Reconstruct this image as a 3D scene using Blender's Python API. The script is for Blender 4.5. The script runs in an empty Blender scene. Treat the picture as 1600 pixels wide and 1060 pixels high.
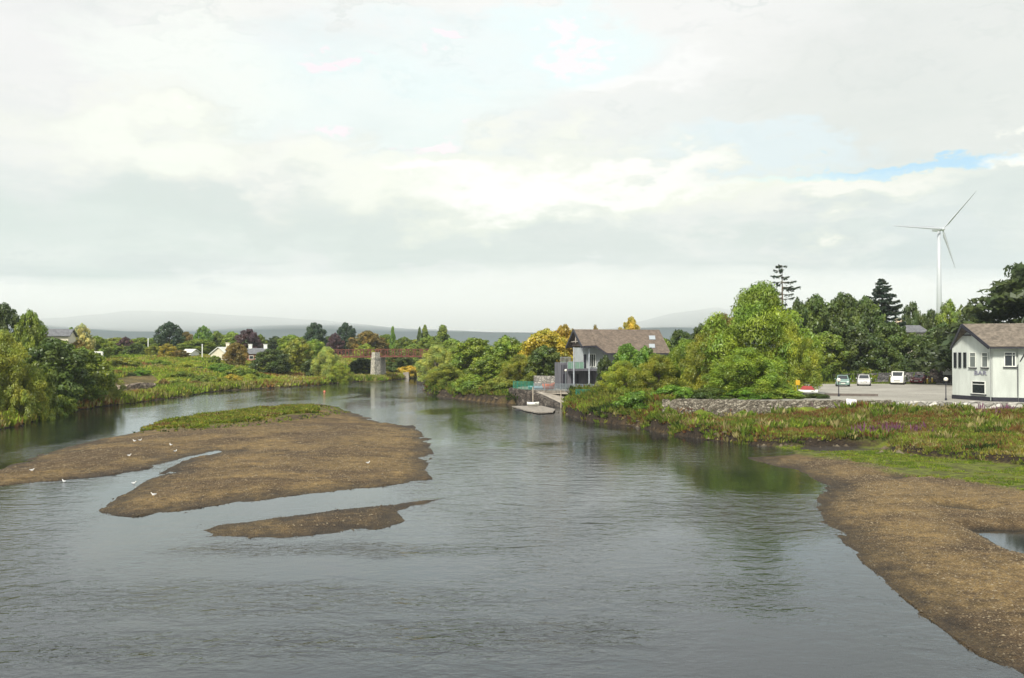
import bpy, math, random
import numpy as np
from math import radians as R
from mathutils import Vector, Matrix
random.seed(7); rng = np.random.default_rng(7)
S = bpy.context.scene; COL = S.collection

# ------------------------------------------------------------------ camera
F = 1500.0; HC = 7.5; PITCH = math.atan(15 / F)
cd = bpy.data.cameras.new('camera'); cam = bpy.data.objects.new('camera', cd); COL.objects.link(cam)
cd.sensor_width = 36; cd.lens = 36 * F / 1600; cd.clip_start = 0.3; cd.clip_end = 60000
cam.location = (0, 0, HC); cam.rotation_euler = (R(90) + PITCH, 0, 0); S.camera = cam
def ray(u, v):
    x = (u - 800) / F; y = -(v - 530) / F; c, s = math.cos(PITCH), math.sin(PITCH)
    return Vector((x, c - y * s, s + y * c))
def P(u, v, Y):                       # the point a photo pixel shows at depth Y
    d = ray(u, v); k = Y / d.y; return Vector((d.x * k, Y, HC + d.z * k))
def G(u, v, z=0.0):                   # where the pixel's line of sight meets height z
    d = ray(u, v); k = (z - HC) / d.z; return Vector((d.x * k, d.y * k, z))

# ------------------------------------------------------------------ light
SUN_EL, SUN_AZ = R(42), R(205)        # azimuth clockwise from +Y : behind the camera, a little left
sun = bpy.data.lights.new('sun', 'SUN'); so = bpy.data.objects.new('sun', sun); COL.objects.link(so)
sun.energy = 4.0; sun.angle = R(9); sun.color = (1, .94, .80)
sd = Vector((math.sin(SUN_AZ) * math.cos(SUN_EL), math.cos(SUN_AZ) * math.cos(SUN_EL), math.sin(SUN_EL)))
so.rotation_euler = sd.to_track_quat('Z', 'Y').to_euler(); so.location = (0, 0, 60)
S.view_settings.view_transform = 'Standard'; S.view_settings.look = 'None'; S.view_settings.exposure = 0.32; S.view_settings.gamma = 1
S.view_settings.use_curve_mapping = False

class NT:                              # small node helper
    def __init__(s, tree): s.t = tree; s.n = tree.nodes; s.l = tree.links; s.n.clear()
    def node(s, kind, **kw):
        n = s.n.new(kind)
        for k, v in kw.items():
            if k.startswith('i_'):
                key = k[2:]; key = int(key) if key.isdigit() else key.replace('_', ' ')
                s.put(n.inputs[key], v)
            else: setattr(n, k, v)
        return n
    def put(s, inp, v):
        if isinstance(v, bpy.types.NodeSocket): s.l.new(v, inp)
        elif isinstance(v, bpy.types.Node): s.l.new(v.outputs[0], inp)
        else:
            if hasattr(inp.default_value, '__len__') and len(inp.default_value) == 4 and len(v) == 3: v = (*v, 1)
            inp.default_value = v
    def math(s, op, a, b=0.0, c=None, clamp=False):
        n = s.n.new('ShaderNodeMath'); n.operation = op; n.use_clamp = clamp; s.put(n.inputs[0], a); s.put(n.inputs[1], b)
        if c is not None: s.put(n.inputs[2], c)
        return n.outputs[0]
    def vmath(s, op, a, b=(0, 0, 0)):
        n = s.n.new('ShaderNodeVectorMath'); n.operation = op; s.put(n.inputs[0], a)
        if op != 'LENGTH' and op != 'NORMALIZE': s.put(n.inputs[1], b)
        return n.outputs['Value'] if op in ('LENGTH', 'DOT_PRODUCT', 'DISTANCE') else n.outputs[0]
    def mix(s, f, a, b, blend='MIX'):
        n = s.n.new('ShaderNodeMix'); n.data_type = 'RGBA'; n.blend_type = blend
        s.put(n.inputs[0], f); s.put(n.inputs[6], a); s.put(n.inputs[7], b); return n.outputs[2]
    def ramp(s, f, stops, interp='EASE'):
        n = s.n.new('ShaderNodeValToRGB'); n.color_ramp.interpolation = interp; e = n.color_ramp.elements
        while len(e) < len(stops): e.new(0.5)
        for el, (p, c) in zip(e, stops): el.position = p; el.color = (*c, 1) if len(c) == 3 else c
        s.put(n.inputs[0], f); return n.outputs[0]
    def sstep(s, x, a, b):
        n = s.n.new('ShaderNodeMapRange'); n.interpolation_type = 'SMOOTHSTEP'; s.put(n.inputs[0], x)
        n.inputs[1].default_value = a; n.inputs[2].default_value = b; return n.outputs[0]
    def noise(s, vec, scale, detail=4, rough=.55, dist=0.0, out=0):
        n = s.n.new('ShaderNodeTexNoise'); s.put(n.inputs['Vector'], vec)
        n.inputs['Scale'].default_value = scale; n.inputs['Detail'].default_value = detail
        n.inputs['Roughness'].default_value = rough; n.inputs['Distortion'].default_value = dist
        return n.outputs[out]

def srgb(r, g, b):
    return tuple(((c / 255 + .055) / 1.055) ** 2.4 if c > 10 else c / 255 / 12.92 for c in (r, g, b))

# ------------------------------------------------------------------ world: Nishita blue behind a broken overcast
W = bpy.data.worlds.new('World'); S.world = W; W.use_nodes = True; t = NT(W.node_tree)
STR = 0.12
tc = t.node('ShaderNodeTexCoord'); D = tc.outputs['Generated']
sky = t.node('ShaderNodeTexSky', sky_type='NISHITA'); sky.sun_disc = False; sky.sun_elevation = SUN_EL; sky.sun_rotation = SUN_AZ
sep = t.node('ShaderNodeSeparateXYZ', i_0=D); dz = sep.outputs[2]
den = t.math('ADD', t.math('MAXIMUM', dz, 0.0), 0.10)
cmb = t.node('ShaderNodeCombineXYZ', i_0=t.math('DIVIDE', sep.outputs[0], den), i_1=t.math('DIVIDE', sep.outputs[1], den), i_2=0.0)
big = t.noise(cmb, 0.55, 5, .5, .6); med = t.noise(cmb, 1.7, 7, .58, .4); 
wisp = t.noise(t.vmath('MULTIPLY', D, (5, 5, 26)), 1.0, 6, .6, .5)
warp = t.vmath('SCALE', t.vmath('SUBTRACT', t.noise(t.vmath('MULTIPLY', D, (9, 9, 20)), 1.0, 5, .6, 0, 1), (.5, .5, .5)), (0, 0, 0))
warp.node.inputs['Scale'].default_value = .19
Dw = t.vmath('ADD', D, warp)
def blob(u, v, hw, hh, soft=1.0):      # a soft patch of cloud round one direction of the sky
    c = ray(u, v).normalized()
    l = t.vmath('LENGTH', t.vmath('MULTIPLY', t.vmath('SUBTRACT', Dw, tuple(c)), (F / hw, F / hw, F / hh)))
    return t.math('SUBTRACT', 1.0, t.sstep(l, 1 - .50 * soft, 1 + .28 * soft))
base = t.ramp(dz, [(0.0, srgb(178, 190, 196)), (0.022, srgb(190, 200, 203)), (0.055, srgb(208, 216, 214)), (0.12, srgb(214, 223, 218)), (.2, srgb(226, 231, 226)), (.3, srgb(234, 235, 233)), (.6, srgb(226, 227, 226))])
col = base
col = t.mix(t.math('MULTIPLY', t.sstep(big, .42, .66), .65), col, srgb(246, 246, 243))
col = t.mix(t.math('MULTIPLY', t.sstep(med, .50, .72), .45), col, srgb(203, 212, 210))
col = t.mix(t.math('MULTIPLY', t.sstep(wisp, .46, .66), .55), col, srgb(240, 241, 236))
wisp2 = t.noise(t.vmath('MULTIPLY', Dw, (11, 11, 46)), 1.0, 6, .62, .8)
col = t.mix(t.math('MULTIPLY', t.sstep(wisp2, .50, .70), .38), col, srgb(202, 211, 208))
def add(bl, f, c):
    global col
    col = t.mix(t.math('MULTIPLY', bl, f), col, srgb(*c))
for (u, v, a, b, f, c) in [
    (130, 330, 260, 75, .6, (210, 221, 215)), (560, 370, 330, 70, .45, (216, 225, 219)), (1480, 110, 330, 150, .6, (216, 220, 216)),
    (1050, 390, 220, 50, .4, (212, 219, 216)), (90, 150, 150, 150, .5, (233, 232, 232)), (1050, 60, 240, 90, .5, (236, 236, 234)),
    (430, 260, 160, 60, .5, (234, 234, 229)), (300, 100, 160, 60, .6, (242, 247, 240)),
    (480, 335, 300, 48, .55, (211, 219, 215)), (1010, 190, 220, 40, .45, (228, 231, 229)), (1500, 400, 150, 36, .6, (206, 216, 216)), (850, 395, 260, 36, .5, (210, 218, 214)), (120, 430, 240, 30, .5, (207, 216, 213)), (1160, 320, 90, 22, .5, (212, 219, 219)),
    (700, 80, 300, 60, .42, (226, 242, 244)), (620, 150, 240, 70, .38, (232, 248, 247)), (900, 60, 120, 50, .6, (230, 246, 246)),
    (1200, 225, 170, 32, .55, (220, 236, 242)), (1385, 262, 170, 17, .95, (184, 224, 243)), (1250, 275, 130, 14, .6, (200, 234, 242)),
    (240, 215, 140, 34, .5, (248, 252, 244)), (560, 265, 150, 50, .35, (244, 248, 240)),
    (780, 290, 330, 70, .42, (248, 249, 230)), (230, 215, 200, 60, .34, (247, 249, 231)), (1230, 305, 240, 44, .45, (251, 251, 232)), (1000, 110, 120, 26, .45, (250, 250, 248)), (700, 55, 40, 10, .7, (253, 236, 242)), (880, 68, 44, 15, .7, (253, 240, 243)), (540, 192, 24, 12, .7, (253, 238, 243)),
    (820, 295, 170, 42, .9, (252, 252, 246)), (1010, 283, 110, 30, .85, (251, 250, 245)), (660, 265, 70, 18, .8, (254, 246, 248)),
    (820, 295, 90, 24, .8, (255, 246, 250)), (545, 88, 36, 14, .8, (253, 234, 240)), (265, 213, 22, 10, .8, (253, 240, 244)), (670, 208, 38, 13, .8, (253, 240, 243)),
    (1300, 306, 140, 20, .5, (250, 247, 241)), (1570, 248, 50, 22, .95, (250, 250, 240)), (1130, 350, 110, 40, .45, (236, 236, 232)), (1290, 350, 110, 26, .3, (205, 212, 213)),
    (1560, 330, 90, 50, .5, (210, 219, 216)), (700, 440, 400, 14, .35, (228, 230, 228)),
    (230, 488, 190, 15, .5, (178, 189, 198)), (450, 500, 200, 12, .45, (184, 194, 201)), (1080, 500, 120, 18, .5, (178, 190, 199))]:
    add(blob(u, v, a, b), f, c)
gap = t.math('MULTIPLY', blob(1385, 262, 150, 15), .35)
skyc = t.mix(gap, t.mix(1.0, col, (.90 / STR,) * 3, 'MULTIPLY'), sky.outputs[0])
n = skyc.node
bg = t.node('ShaderNodeBackground', i_0=skyc, i_1=STR); out = t.node('ShaderNodeOutputWorld'); t.l.new(bg.outputs[0], out.inputs[0])
for nd in W.node_tree.nodes:
    if nd.type == 'MIX': nd.clamp_result = False

S.cycles.use_denoising = True
S.cycles.max_bounces = 8; S.cycles.transparent_max_bounces = 12; S.cycles.volume_bounces = 2
S.cycles.diffuse_bounces = 3; S.cycles.glossy_bounces = 3
S.cycles.sample_clamp_indirect = 4

# ------------------------------------------------------------------ materials
MATS = {}
def mat(name, fn=None):
    if name in MATS: return MATS[name]
    m = bpy.data.materials.new(name); m.use_nodes = True; t = NT(m.node_tree)
    o = t.node('ShaderNodeOutputMaterial'); fn(t, o); MATS[name] = m; return m
def bsdf(t, o, **kw):
    b = t.node('ShaderNodeBsdfPrincipled')
    for k, v in kw.items(): t.put(b.inputs[k.replace('_', ' ')], v)
    t.l.new(b.outputs[0], o.inputs[0]); return b
def bump(t, h, strength, dist, b):
    n = t.node('ShaderNodeBump'); n.inputs['Strength'].default_value = strength; n.inputs['Distance'].default_value = dist
    t.put(n.inputs['Height'], h); t.l.new(n.outputs[0], b.inputs['Normal'])
def simple(name, c, rough=.7, var=.25, scale=3.0, metal=0.0, bmp=.0, streak=False):
    def fn(t, o):
        tc = t.node('ShaderNodeTexCoord'); v = tc.outputs['Object']
        if streak: v = t.vmath('MULTIPLY', v, (1, 1, .18))
        n1 = t.noise(v, scale, 6, .65)
        c2 = tuple(x * (1 - var) for x in c); c3 = tuple(min(1, x * (1 + var)) for x in c)
        b = bsdf(t, o, Base_Color=t.ramp(n1, [(.3, c2), (.7, c3)]), Roughness=rough, Metallic=metal)
        if bmp: bump(t, n1, .6, bmp, b)
    return mat(name, fn)
def leaf_mat(name, c, spread=.22, trans=.3):
    c = tuple(min(1, x * 1.0) for x in c)
    def fn(t, o):
        a = t.node('ShaderNodeAttribute', attribute_name='tint'); oi = t.node('ShaderNodeObjectInfo'); tc = t.node('ShaderNodeTexCoord')
        f = t.math('ADD', .62, t.math('MULTIPLY', a.outputs['Fac'], 1.15))
        n1 = t.noise(tc.outputs['Object'], .35, 3)
        c1 = t.mix(t.sstep(n1, .35, .65), (c[0] * 1.22, c[1] * 1.04, c[2] * .8), (c[0] * .78, c[1] * .86, c[2] * .95))
        k = t.math('MULTIPLY', f, t.math('ADD', 1 - spread / 2, t.math('MULTIPLY', oi.outputs['Random'], spread)))
        cm = t.node('ShaderNodeCombineXYZ', i_0=k, i_1=k, i_2=k)
        cc = t.mix(1.0, c1, cm.outputs[0], 'MULTIPLY')
        df = t.node('ShaderNodeBsdfDiffuse', i_0=cc); tr = t.node('ShaderNodeBsdfTranslucent', i_0=cc)
        gl = t.node('ShaderNodeBsdfGlossy', i_0=(.9, .95, 1), i_1=.45)
        m1 = t.node('ShaderNodeMixShader', i_0=trans); t.l.new(df.outputs[0], m1.inputs[1]); t.l.new(tr.outputs[0], m1.inputs[2])
        m2 = t.node('ShaderNodeMixShader', i_0=.035); t.l.new(m1.outputs[0], m2.inputs[1]); t.l.new(gl.outputs[0], m2.inputs[2])
        t.l.new(m2.outputs[0], o.inputs[0])
    return mat(name, fn)
LEAF = {k: leaf_mat('leaf_' + k, (v[0] * 1.42, v[1] * 1.36, v[2] * .92) if k not in ('pine', 'spruce', 'cypress', 'dark', 'purple', 'deep') else (v[0] * .92, v[1] * .92, v[2] * .92)) for k, v in dict(
    green=(.105, .155, .022), dark=(.062, .095, .018), olive=(.150, .182, .028), lime=(.165, .215, .030), fresh=(.122, .190, .028),
    pale=(.210, .260, .085), silver=(.34, .36, .22), purple=(.080, .040, .048), brown=(.130, .105, .035), yellow=(.225, .205, .028),
    orange=(.270, .200, .024), pine=(.035, .070, .030), spruce=(.040, .068, .040), cypress=(.045, .070, .018), emerald=(.080, .160, .022),
    deep=(.078, .122, .020), straw=(.26, .21, .08), gold=(.30, .25, .04), brush=(.15, .19, .04)).items()}
BARK = simple('bark', (.12, .095, .07), .9, .4, 6, bmp=.03)
PALEBARK = simple('pale_bark', (.30, .28, .24), .9, .35, 6)

def vcol_mat(name, trans=.25):
    def fn(t, o):
        a = t.node('ShaderNodeAttribute', attribute_name='tintc')
        df = t.node('ShaderNodeBsdfDiffuse', i_0=a.outputs['Color']); tr = t.node('ShaderNodeBsdfTranslucent', i_0=a.outputs['Color'])
        m1 = t.node('ShaderNodeMixShader', i_0=trans); t.l.new(df.outputs[0], m1.inputs[1]); t.l.new(tr.outputs[0], m1.inputs[2]); t.l.new(m1.outputs[0], o.inputs[0])
    return mat(name, fn)
BLADES = vcol_mat('plant_blades')

# ------------------------------------------------------------------ object helpers
def tag(o, label=None, cat=None, group=None, kind=None):
    if label: o['label'] = label
    if cat: o['category'] = cat
    if group: o['group'] = group
    if kind: o['kind'] = kind
    return o
def empty(name, loc, rz=0.0, label=None, cat=None, group=None):
    o = bpy.data.objects.new(name, None); COL.objects.link(o); o.location = loc; o.rotation_euler = (0, 0, rz); o.empty_display_size = .3
    return tag(o, label, cat, group)
def link(name, me, m=None, parent=None):
    o = bpy.data.objects.new(name, me); COL.objects.link(o)
    if m is not None and not me.materials: me.materials.append(m)
    if parent is not None: o.parent = parent
    return o
class MB:
    def __init__(s): s.v = []; s.f = []
    def add(s, vs, fs):
        b = len(s.v); s.v += [tuple(v) for v in vs]; s.f += [tuple(b + i for i in f) for f in fs]; return s
    def hexa(s, p):                    # eight corners: bottom ring then top ring
        return s.add(p, [(3, 2, 1, 0), (4, 5, 6, 7), (0, 1, 5, 4), (1, 2, 6, 5), (2, 3, 7, 6), (3, 0, 4, 7)])
    def box(s, x0, x1, y0, y1, z0, z1):
        return s.hexa([(x0, y0, z0), (x1, y0, z0), (x1, y1, z0), (x0, y1, z0), (x0, y0, z1), (x1, y0, z1), (x1, y1, z1), (x0, y1, z1)])
    def tube(s, pts, rad, n=8, cap=True):
        pts = [Vector(p) for p in pts]; rad = rad if hasattr(rad, '__len__') else [rad] * len(pts); b = len(s.v)
        for i, p in enumerate(pts):
            d = (pts[min(i + 1, len(pts) - 1)] - pts[max(i - 1, 0)]).normalized()
            a = d.cross(Vector((0, 1, 0)) if abs(d.y) < .9 else Vector((1, 0, 0))).normalized(); c = d.cross(a)
            for k in range(n):
                q = 2 * math.pi * k / n; s.v.append(tuple(p + (a * math.cos(q) + c * math.sin(q)) * rad[i]))
        for i in range(len(pts) - 1):
            for k in range(n):
                s.f.append((b + i * n + k, b + i * n + (k + 1) % n, b + (i + 1) * n + (k + 1) % n, b + (i + 1) * n + k))
        if cap: s.f.append(tuple(b + k for k in range(n))[::-1]); s.f.append(tuple(b + (len(pts) - 1) * n + k for k in range(n)))
        return s
    def bar(s, a, b, w, h=None):
        h = h or w; a = Vector(a); b = Vector(b); d = (b - a).normalized()
        x = d.cross(Vector((0, 0, 1))); x = x.normalized() if x.length > .01 else Vector((1, 0, 0)); y = d.cross(x)
        r = lambda p: [p - x * w / 2 - y * h / 2, p + x * w / 2 - y * h / 2, p + x * w / 2 + y * h / 2, p - x * w / 2 + y * h / 2]
        return s.hexa(r(a) + r(b))
    def ball(s, c, r, n=12, m=8):
        r = r if hasattr(r, '__len__') else (r, r, r); b = len(s.v)
        for j in range(m + 1):
            ph = math.pi * j / m
            for i in range(n):
                q = 2 * math.pi * i / n
                s.v.append((c[0] + r[0] * math.sin(ph) * math.cos(q), c[1] + r[1] * math.sin(ph) * math.sin(q), c[2] + r[2] * math.cos(ph)))
        for j in range(m):
            for i in range(n): s.f.append((b + j * n + i, b + (j + 1) * n + i, b + (j + 1) * n + (i + 1) % n, b + j * n + (i + 1) % n))
        return s
    def loft(s, rings, cap=True):
        b = len(s.v); n = len(rings[0])
        for r in rings: s.v += [tuple(p) for p in r]
        for i in range(len(rings) - 1):
            for k in range(n): s.f.append((b + i * n + k, b + i * n + (k + 1) % n, b + (i + 1) * n + (k + 1) % n, b + (i + 1) * n + k))
        if cap: s.f.append(tuple(b + k for k in range(n))[::-1]); s.f.append(tuple(b + (len(rings) - 1) * n + k for k in range(n)))
        return s
    def build(s, name, m, parent=None, smooth=False, bevel=0.0):
        me = bpy.data.meshes.new(name); me.from_pydata(s.v, [], s.f); me.update()
        import bmesh
        bm = bmesh.new(); bm.from_mesh(me); bmesh.ops.recalc_face_normals(bm, faces=bm.faces); bm.to_mesh(me); bm.free()
        if smooth: me.polygons.foreach_set('use_smooth', [True] * len(me.polygons))
        o = link(name, me, m, parent)
        if bevel: md = o.modifiers.new('bevel', 'BEVEL'); md.width = bevel; md.segments = 2; md.limit_method = 'ANGLE'
        return o
def np_mesh(name, V, nper, tint=None, tintc=None):
    """mesh of separate faces with nper corners each; V is (n*nper, 3)"""
    me = bpy.data.meshes.new(name); n = len(V); me.vertices.add(n); me.vertices.foreach_set('co', V.astype(np.float32).ravel())
    me.loops.add(n); me.loops.foreach_set('vertex_index', np.arange(n, dtype=np.int32))
    nf = n // nper; me.polygons.add(nf); me.polygons.foreach_set('loop_start', np.arange(nf, dtype=np.int32) * nper)
    if tint is not None:
        a = me.attributes.new('tint', 'FLOAT', 'POINT'); a.data.foreach_set('value', np.repeat(tint, nper).astype(np.float32))
    if tintc is not None:
        a = me.attributes.new('tintc', 'FLOAT_COLOR', 'POINT'); c = np.ones((n, 4), np.float32); c[:, :3] = np.repeat(tintc, nper, axis=0); a.data.foreach_set('color', c.ravel())
    me.update(calc_edges=True); return me

# ------------------------------------------------------------------ noise and polygon distance (numpy)
def _h(ix, iy, s):
    h = (ix.astype(np.int64) * 374761393 + iy.astype(np.int64) * 668265263 + s * 974634777) & 0xffffffff
    h = ((h ^ (h >> 13)) * 1274126177) & 0xffffffff
    return ((h ^ (h >> 16)) & 0xffff) / 65535.0
def vnoise(x, y, s=0):
    ix = np.floor(x); iy = np.floor(y); fx = x - ix; fy = y - iy; fx = fx * fx * (3 - 2 * fx); fy = fy * fy * (3 - 2 * fy)
    a = _h(ix, iy, s); b = _h(ix + 1, iy, s); c = _h(ix, iy + 1, s); d = _h(ix + 1, iy + 1, s)
    return (a + (b - a) * fx) * (1 - fy) + (c + (d - c) * fx) * fy
def fbm(x, y, sc, oct=4, s=0):
    r = 0; a = .5
    for k in range(oct): r = r + a * (vnoise(x / sc, y / sc, s + k * 17) - .5); sc = sc / 2.03; a *= .5
    return r * 2                       # about -1..1
def sst(x, a, b):
    q = np.clip((x - a) / (b - a), 0, 1); return q * q * (3 - 2 * q)
def sdf(x, y, poly):
    """signed distance, positive inside"""
    d = np.full(x.shape, 1e18); ins = np.zeros(x.shape, bool); n = len(poly)
    for i in range(n):
        ax, ay = poly[i]; bx, by = poly[(i + 1) % n]; ex, ey = bx - ax, by - ay; L = ex * ex + ey * ey
        if L < 1e-9: continue
        q = np.clip(((x - ax) * ex + (y - ay) * ey) / L, 0, 1)
        d = np.minimum(d, (x - ax - q * ex) ** 2 + (y - ay - q * ey) ** 2)
        if ay != by:
            c = ((ay > y) != (by > y)) & (x < (bx - ax) * (y - ay) / (by - ay) + ax); ins ^= c
    return np.where(ins, 1, -1) * np.sqrt(d)
def poly(px, pre=(), post=()):
    return list(pre) + [tuple(G(u, v)[:2]) for u, v in px] + list(post)

PL = poly([(-100, 690), (0, 671), (22, 667), (40, 663), (60, 655), (95, 648), (130, 640), (170, 634), (215, 629), (245, 625), (290, 620), (318, 614), (345, 611), (400, 608), (450, 605.5), (500, 602), (520, 599.5), (548, 597.5), (600, 596.5), (612, 594), (640, 591.5), (660, 590.5), (720, 590)],
          pre=[(-400, 40), (-75, 52)], post=[(60, 246), (400, 260), (4000, 300), (4000, 4200), (-4000, 4200), (-4000, 40)])
PR = poly([(667, 606), (661, 610), (670, 616), (700, 622), (740, 627), (775, 631), (800, 632), (826, 633), (848, 634.5), (880, 638), (884, 646), (900, 653), (925, 660), (960, 663), (1000, 668), (1030, 676), (1060, 681), (1100, 687), (1150, 692), (1205, 698), (1240, 704), (1250, 712), (1330, 724), (1420, 745), (1600, 775), (1760, 800)],
          pre=[(400, 222), (10, 222), (-8, 205)], post=[(120, 40), (400, 40), (400, 222)])
PT = poly([(667, 606), (661, 610), (670, 616), (700, 622), (740, 627), (775, 631), (800, 632), (826, 633), (848, 634.5), (880, 638), (884, 646), (900, 653), (925, 660), (960, 663), (1000, 668), (1030, 676), (1060, 681), (1100, 687), (1150, 692), (1205, 698), (1245, 700), (1300, 697), (1370, 700), (1395, 712), (1440, 716), (1520, 724), (1600, 733), (1760, 750)],
          pre=[(400, 222), (10, 222), (-8, 205)], post=[(120, 48), (400, 48), (400, 222)])
PG = poly([(1165, 715), (1185, 722), (1215, 729), (1250, 739), (1278, 752), (1289, 764), (1277, 779), (1276, 793), (1290, 815), (1302, 832), (1325, 855), (1350, 882), (1378, 908), (1410, 934), (1440, 958), (1480, 990), (1530, 1025), (1600, 1056), (1700, 1090)],
          post=[(60, 8), (90, 10), (90, 60), tuple(G(1700, 700)[:2]), tuple(G(1400, 705)[:2]), tuple(G(1260, 708)[:2]), tuple(G(1200, 713)[:2])])
PI = poly([(60, 711), (130, 693), (180, 682), (235, 672), (280, 656), (340, 646), (420, 637), (500, 632), (530, 636), (560, 648), (600, 660), (625, 664), (645, 665), (655, 673), (672, 690), (678, 712), (664, 735), (677, 749), (620, 757), (520, 768), (430, 778), (405, 782), (300, 795), (210, 808), (160, 806), (154, 796), (200, 770), (240, 745), (285, 721), (335, 709), (350, 706), (338, 704), (290, 714), (230, 733), (160, 745), (100, 750), (30, 757), (-150, 770)],
          post=[tuple(G(-150, 740)[:2]), tuple(G(0, 735)[:2])])
PB = poly([(315, 829), (340, 821), (430, 810), (520, 798), (600, 789), (690, 780), (640, 791), (622, 802), (634, 814), (600, 826), (520, 834), (420, 840), (350, 838)])
PPLAT = [tuple(p) for p in ((14.2, 89), (18, 88.3), (24, 87.4), (29, 87), (34, 86), (46, 84.6), (70, 83), (300, 80), (500, 400), (30, 400), (20, 150), (15, 118), (13, 100))]
PYARD = [(0.2, 131), (3.4, 129.6), (5.2, 127.5), (11.5, 126), (14, 118), (30, 150), (10, 190), (-2, 190), (-6, 150)]
PQ = [tuple(P(u_, 600, Y_)[:2]) for u_, Y_ in ((800, 130.6), (826, 128), (848, 126.2), (885, 121), (893, 122.5), (882, 127), (850, 130), (826, 131))]
PMUD = poly([(1243, 702), (1262, 698), (1300, 695.5), (1370, 697.5), (1392, 700), (1388, 707), (1340, 709), (1275, 707)])
PEARTH = [tuple(G(u, v, .9)[:2]) for u, v in ((166, 606), (200, 600), (236, 597), (250, 601), (243, 611), (205, 616), (172, 617))]
PVEG = poly([(228, 673), (262, 660), (340, 647), (430, 639), (498, 636), (508, 643), (440, 657), (370, 668), (300, 673)])
PUD = [poly([(1524, 830), (1560, 829), (1680, 829), (1700, 860), (1650, 880), (1600, 867), (1560, 850)]), poly([(1465, 790), (1500, 793), (1545, 800), (1530, 804), (1480, 797)]), poly([(1375, 746), (1405, 744), (1440, 750), (1400, 753)])]

def height(x, y):
    x = np.asarray(x, float); y = np.asarray(y, float)
    n1 = fbm(x, y, 14, 3, 3); n2 = fbm(x, y, 2.2, 4, 5); n3 = fbm(x * 1.0, y * .35, .7, 3, 9)
    dL = sdf(x, y, PL); dR = sdf(x, y, PR); dT = sdf(x, y, PT); dG = sdf(x, y, PG); dI = sdf(x, y, PI); dB = sdf(x, y, PB); dP = sdf(x, y, PPLAT); dY = sdf(x, y, PYARD)
    dT = dT + np.clip(.9 * fbm(x, y, 2.6, 3, 77), -.7, .7) * (y < 130)
    dmax = np.maximum.reduce([dL, dR, dG, dI, dB])
    h = -.02 - 1.0 * (1 - np.exp(np.minimum(dmax, 0) / 10)) + .03 * n2
    def bar(d, top, k): return .01 + top * (1 - np.exp(-np.maximum(d, 0) / k))
    ed = .05 * n2 + .075 * n3
    h = np.where(dI > 0, bar(dI, .50, 6) + ed * 1.2 + .05 * n1, h + np.where(dI > -3, ed * .9, 0))
    h = np.where(dB > 0, bar(dB, .15, 2.5) + ed * .6, h + np.where((dB > -4) & (dB <= 0), ed * 1.1, 0))
    h = np.where(dG > 0, np.maximum(h, bar(dG, .42, 5) + ed * .8 + .05 * n1), h + np.where((dG > -1) & (dG <= 0), ed * .5, 0))
    for i, p in enumerate(PUD):
        dp = sdf(x, y, p) + .25 * n3; h = h - sst(dp, -1.2, .8) * (.55 if i == 0 else .40 if i == 1 else .25)
    # left land
    hl = .05 + .65 * sst(dL, 0, 1.6) + .25 * n2 * sst(dL, .5, 3) + 2.0 * sst(dL, 5, 26) + 2.5 * sst(dL, 22, 80) + 1.0 * sst(dL, 70, 160) + .5 * n1 * sst(dL, 5, 30)
    h = np.where(dL > 0, hl, h)
    # right land
    hr = .08 + .10 * sst(dR, 0, 4) + .03 * n2
    tus = (.50 + .45 * sst(x, 24, 14)) * sst(dT, 0, .7) + .55 * sst(dT, .5, 12) + .22 * n2 * sst(dT, .2, 2) + .15 * n1
    hr = hr + np.where(dT > 0, tus, 0)
    dM = sdf(x, y, PMUD) + .4 * n2; hr = hr + (.03 + .05 * n2 - hr) * sst(dM, -.4, .25)
    hr = hr + .05 * sst(dP, -5, -.4) * sst(x, 13, 17)
    hr = hr + .85 * sst(dP, -8, -.5) * sst(x, 20, 31) * (dT > 0)
    hr = hr + (1.0 * sst(dT, 1, 5)) * sst(x, 13.5, 10) * (1 if True else 0)
    hr = hr + (1.90 - hr) * sst(dY, -.6, .4)
    hr = hr + (-.3 - hr) * sst(sdf(x, y, PQ), -.5, .2)
    hr = hr + (2.60 - hr) * sst(dP, -.25, .15)
    h = np.where(dR > 0, np.maximum(hr, np.where(dG > 0, h * 0 - 1, -1)), h)
    return h

def hz(x, y): return float(height(np.array([x]), np.array([y]))[0])

# ------------------------------------------------------------------ terrain: ground, hills, water
def sheet(name, X, Y, Z, m, smooth=True):
    r, c = X.shape; V = np.stack([X, Y, Z], -1).reshape(-1, 3).astype(np.float32)
    i = np.arange(r - 1)[:, None] * c + np.arange(c - 1)[None]; q = np.stack([i, i + 1, i + c + 1, i + c], -1).reshape(-1)
    me = bpy.data.meshes.new(name); me.vertices.add(len(V)); me.vertices.foreach_set('co', V.ravel())
    me.loops.add(len(q)); me.loops.foreach_set('vertex_index', q.astype(np.int32)); nf = len(q) // 4
    me.polygons.add(nf); me.polygons.foreach_set('loop_start', np.arange(nf, dtype=np.int32) * 4); me.update(calc_edges=True)
    if smooth: me.polygons.foreach_set('use_smooth', np.ones(nf, bool))
    me.materials.append(m); o = bpy.data.objects.new(name, me); COL.objects.link(o); return o, me

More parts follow.
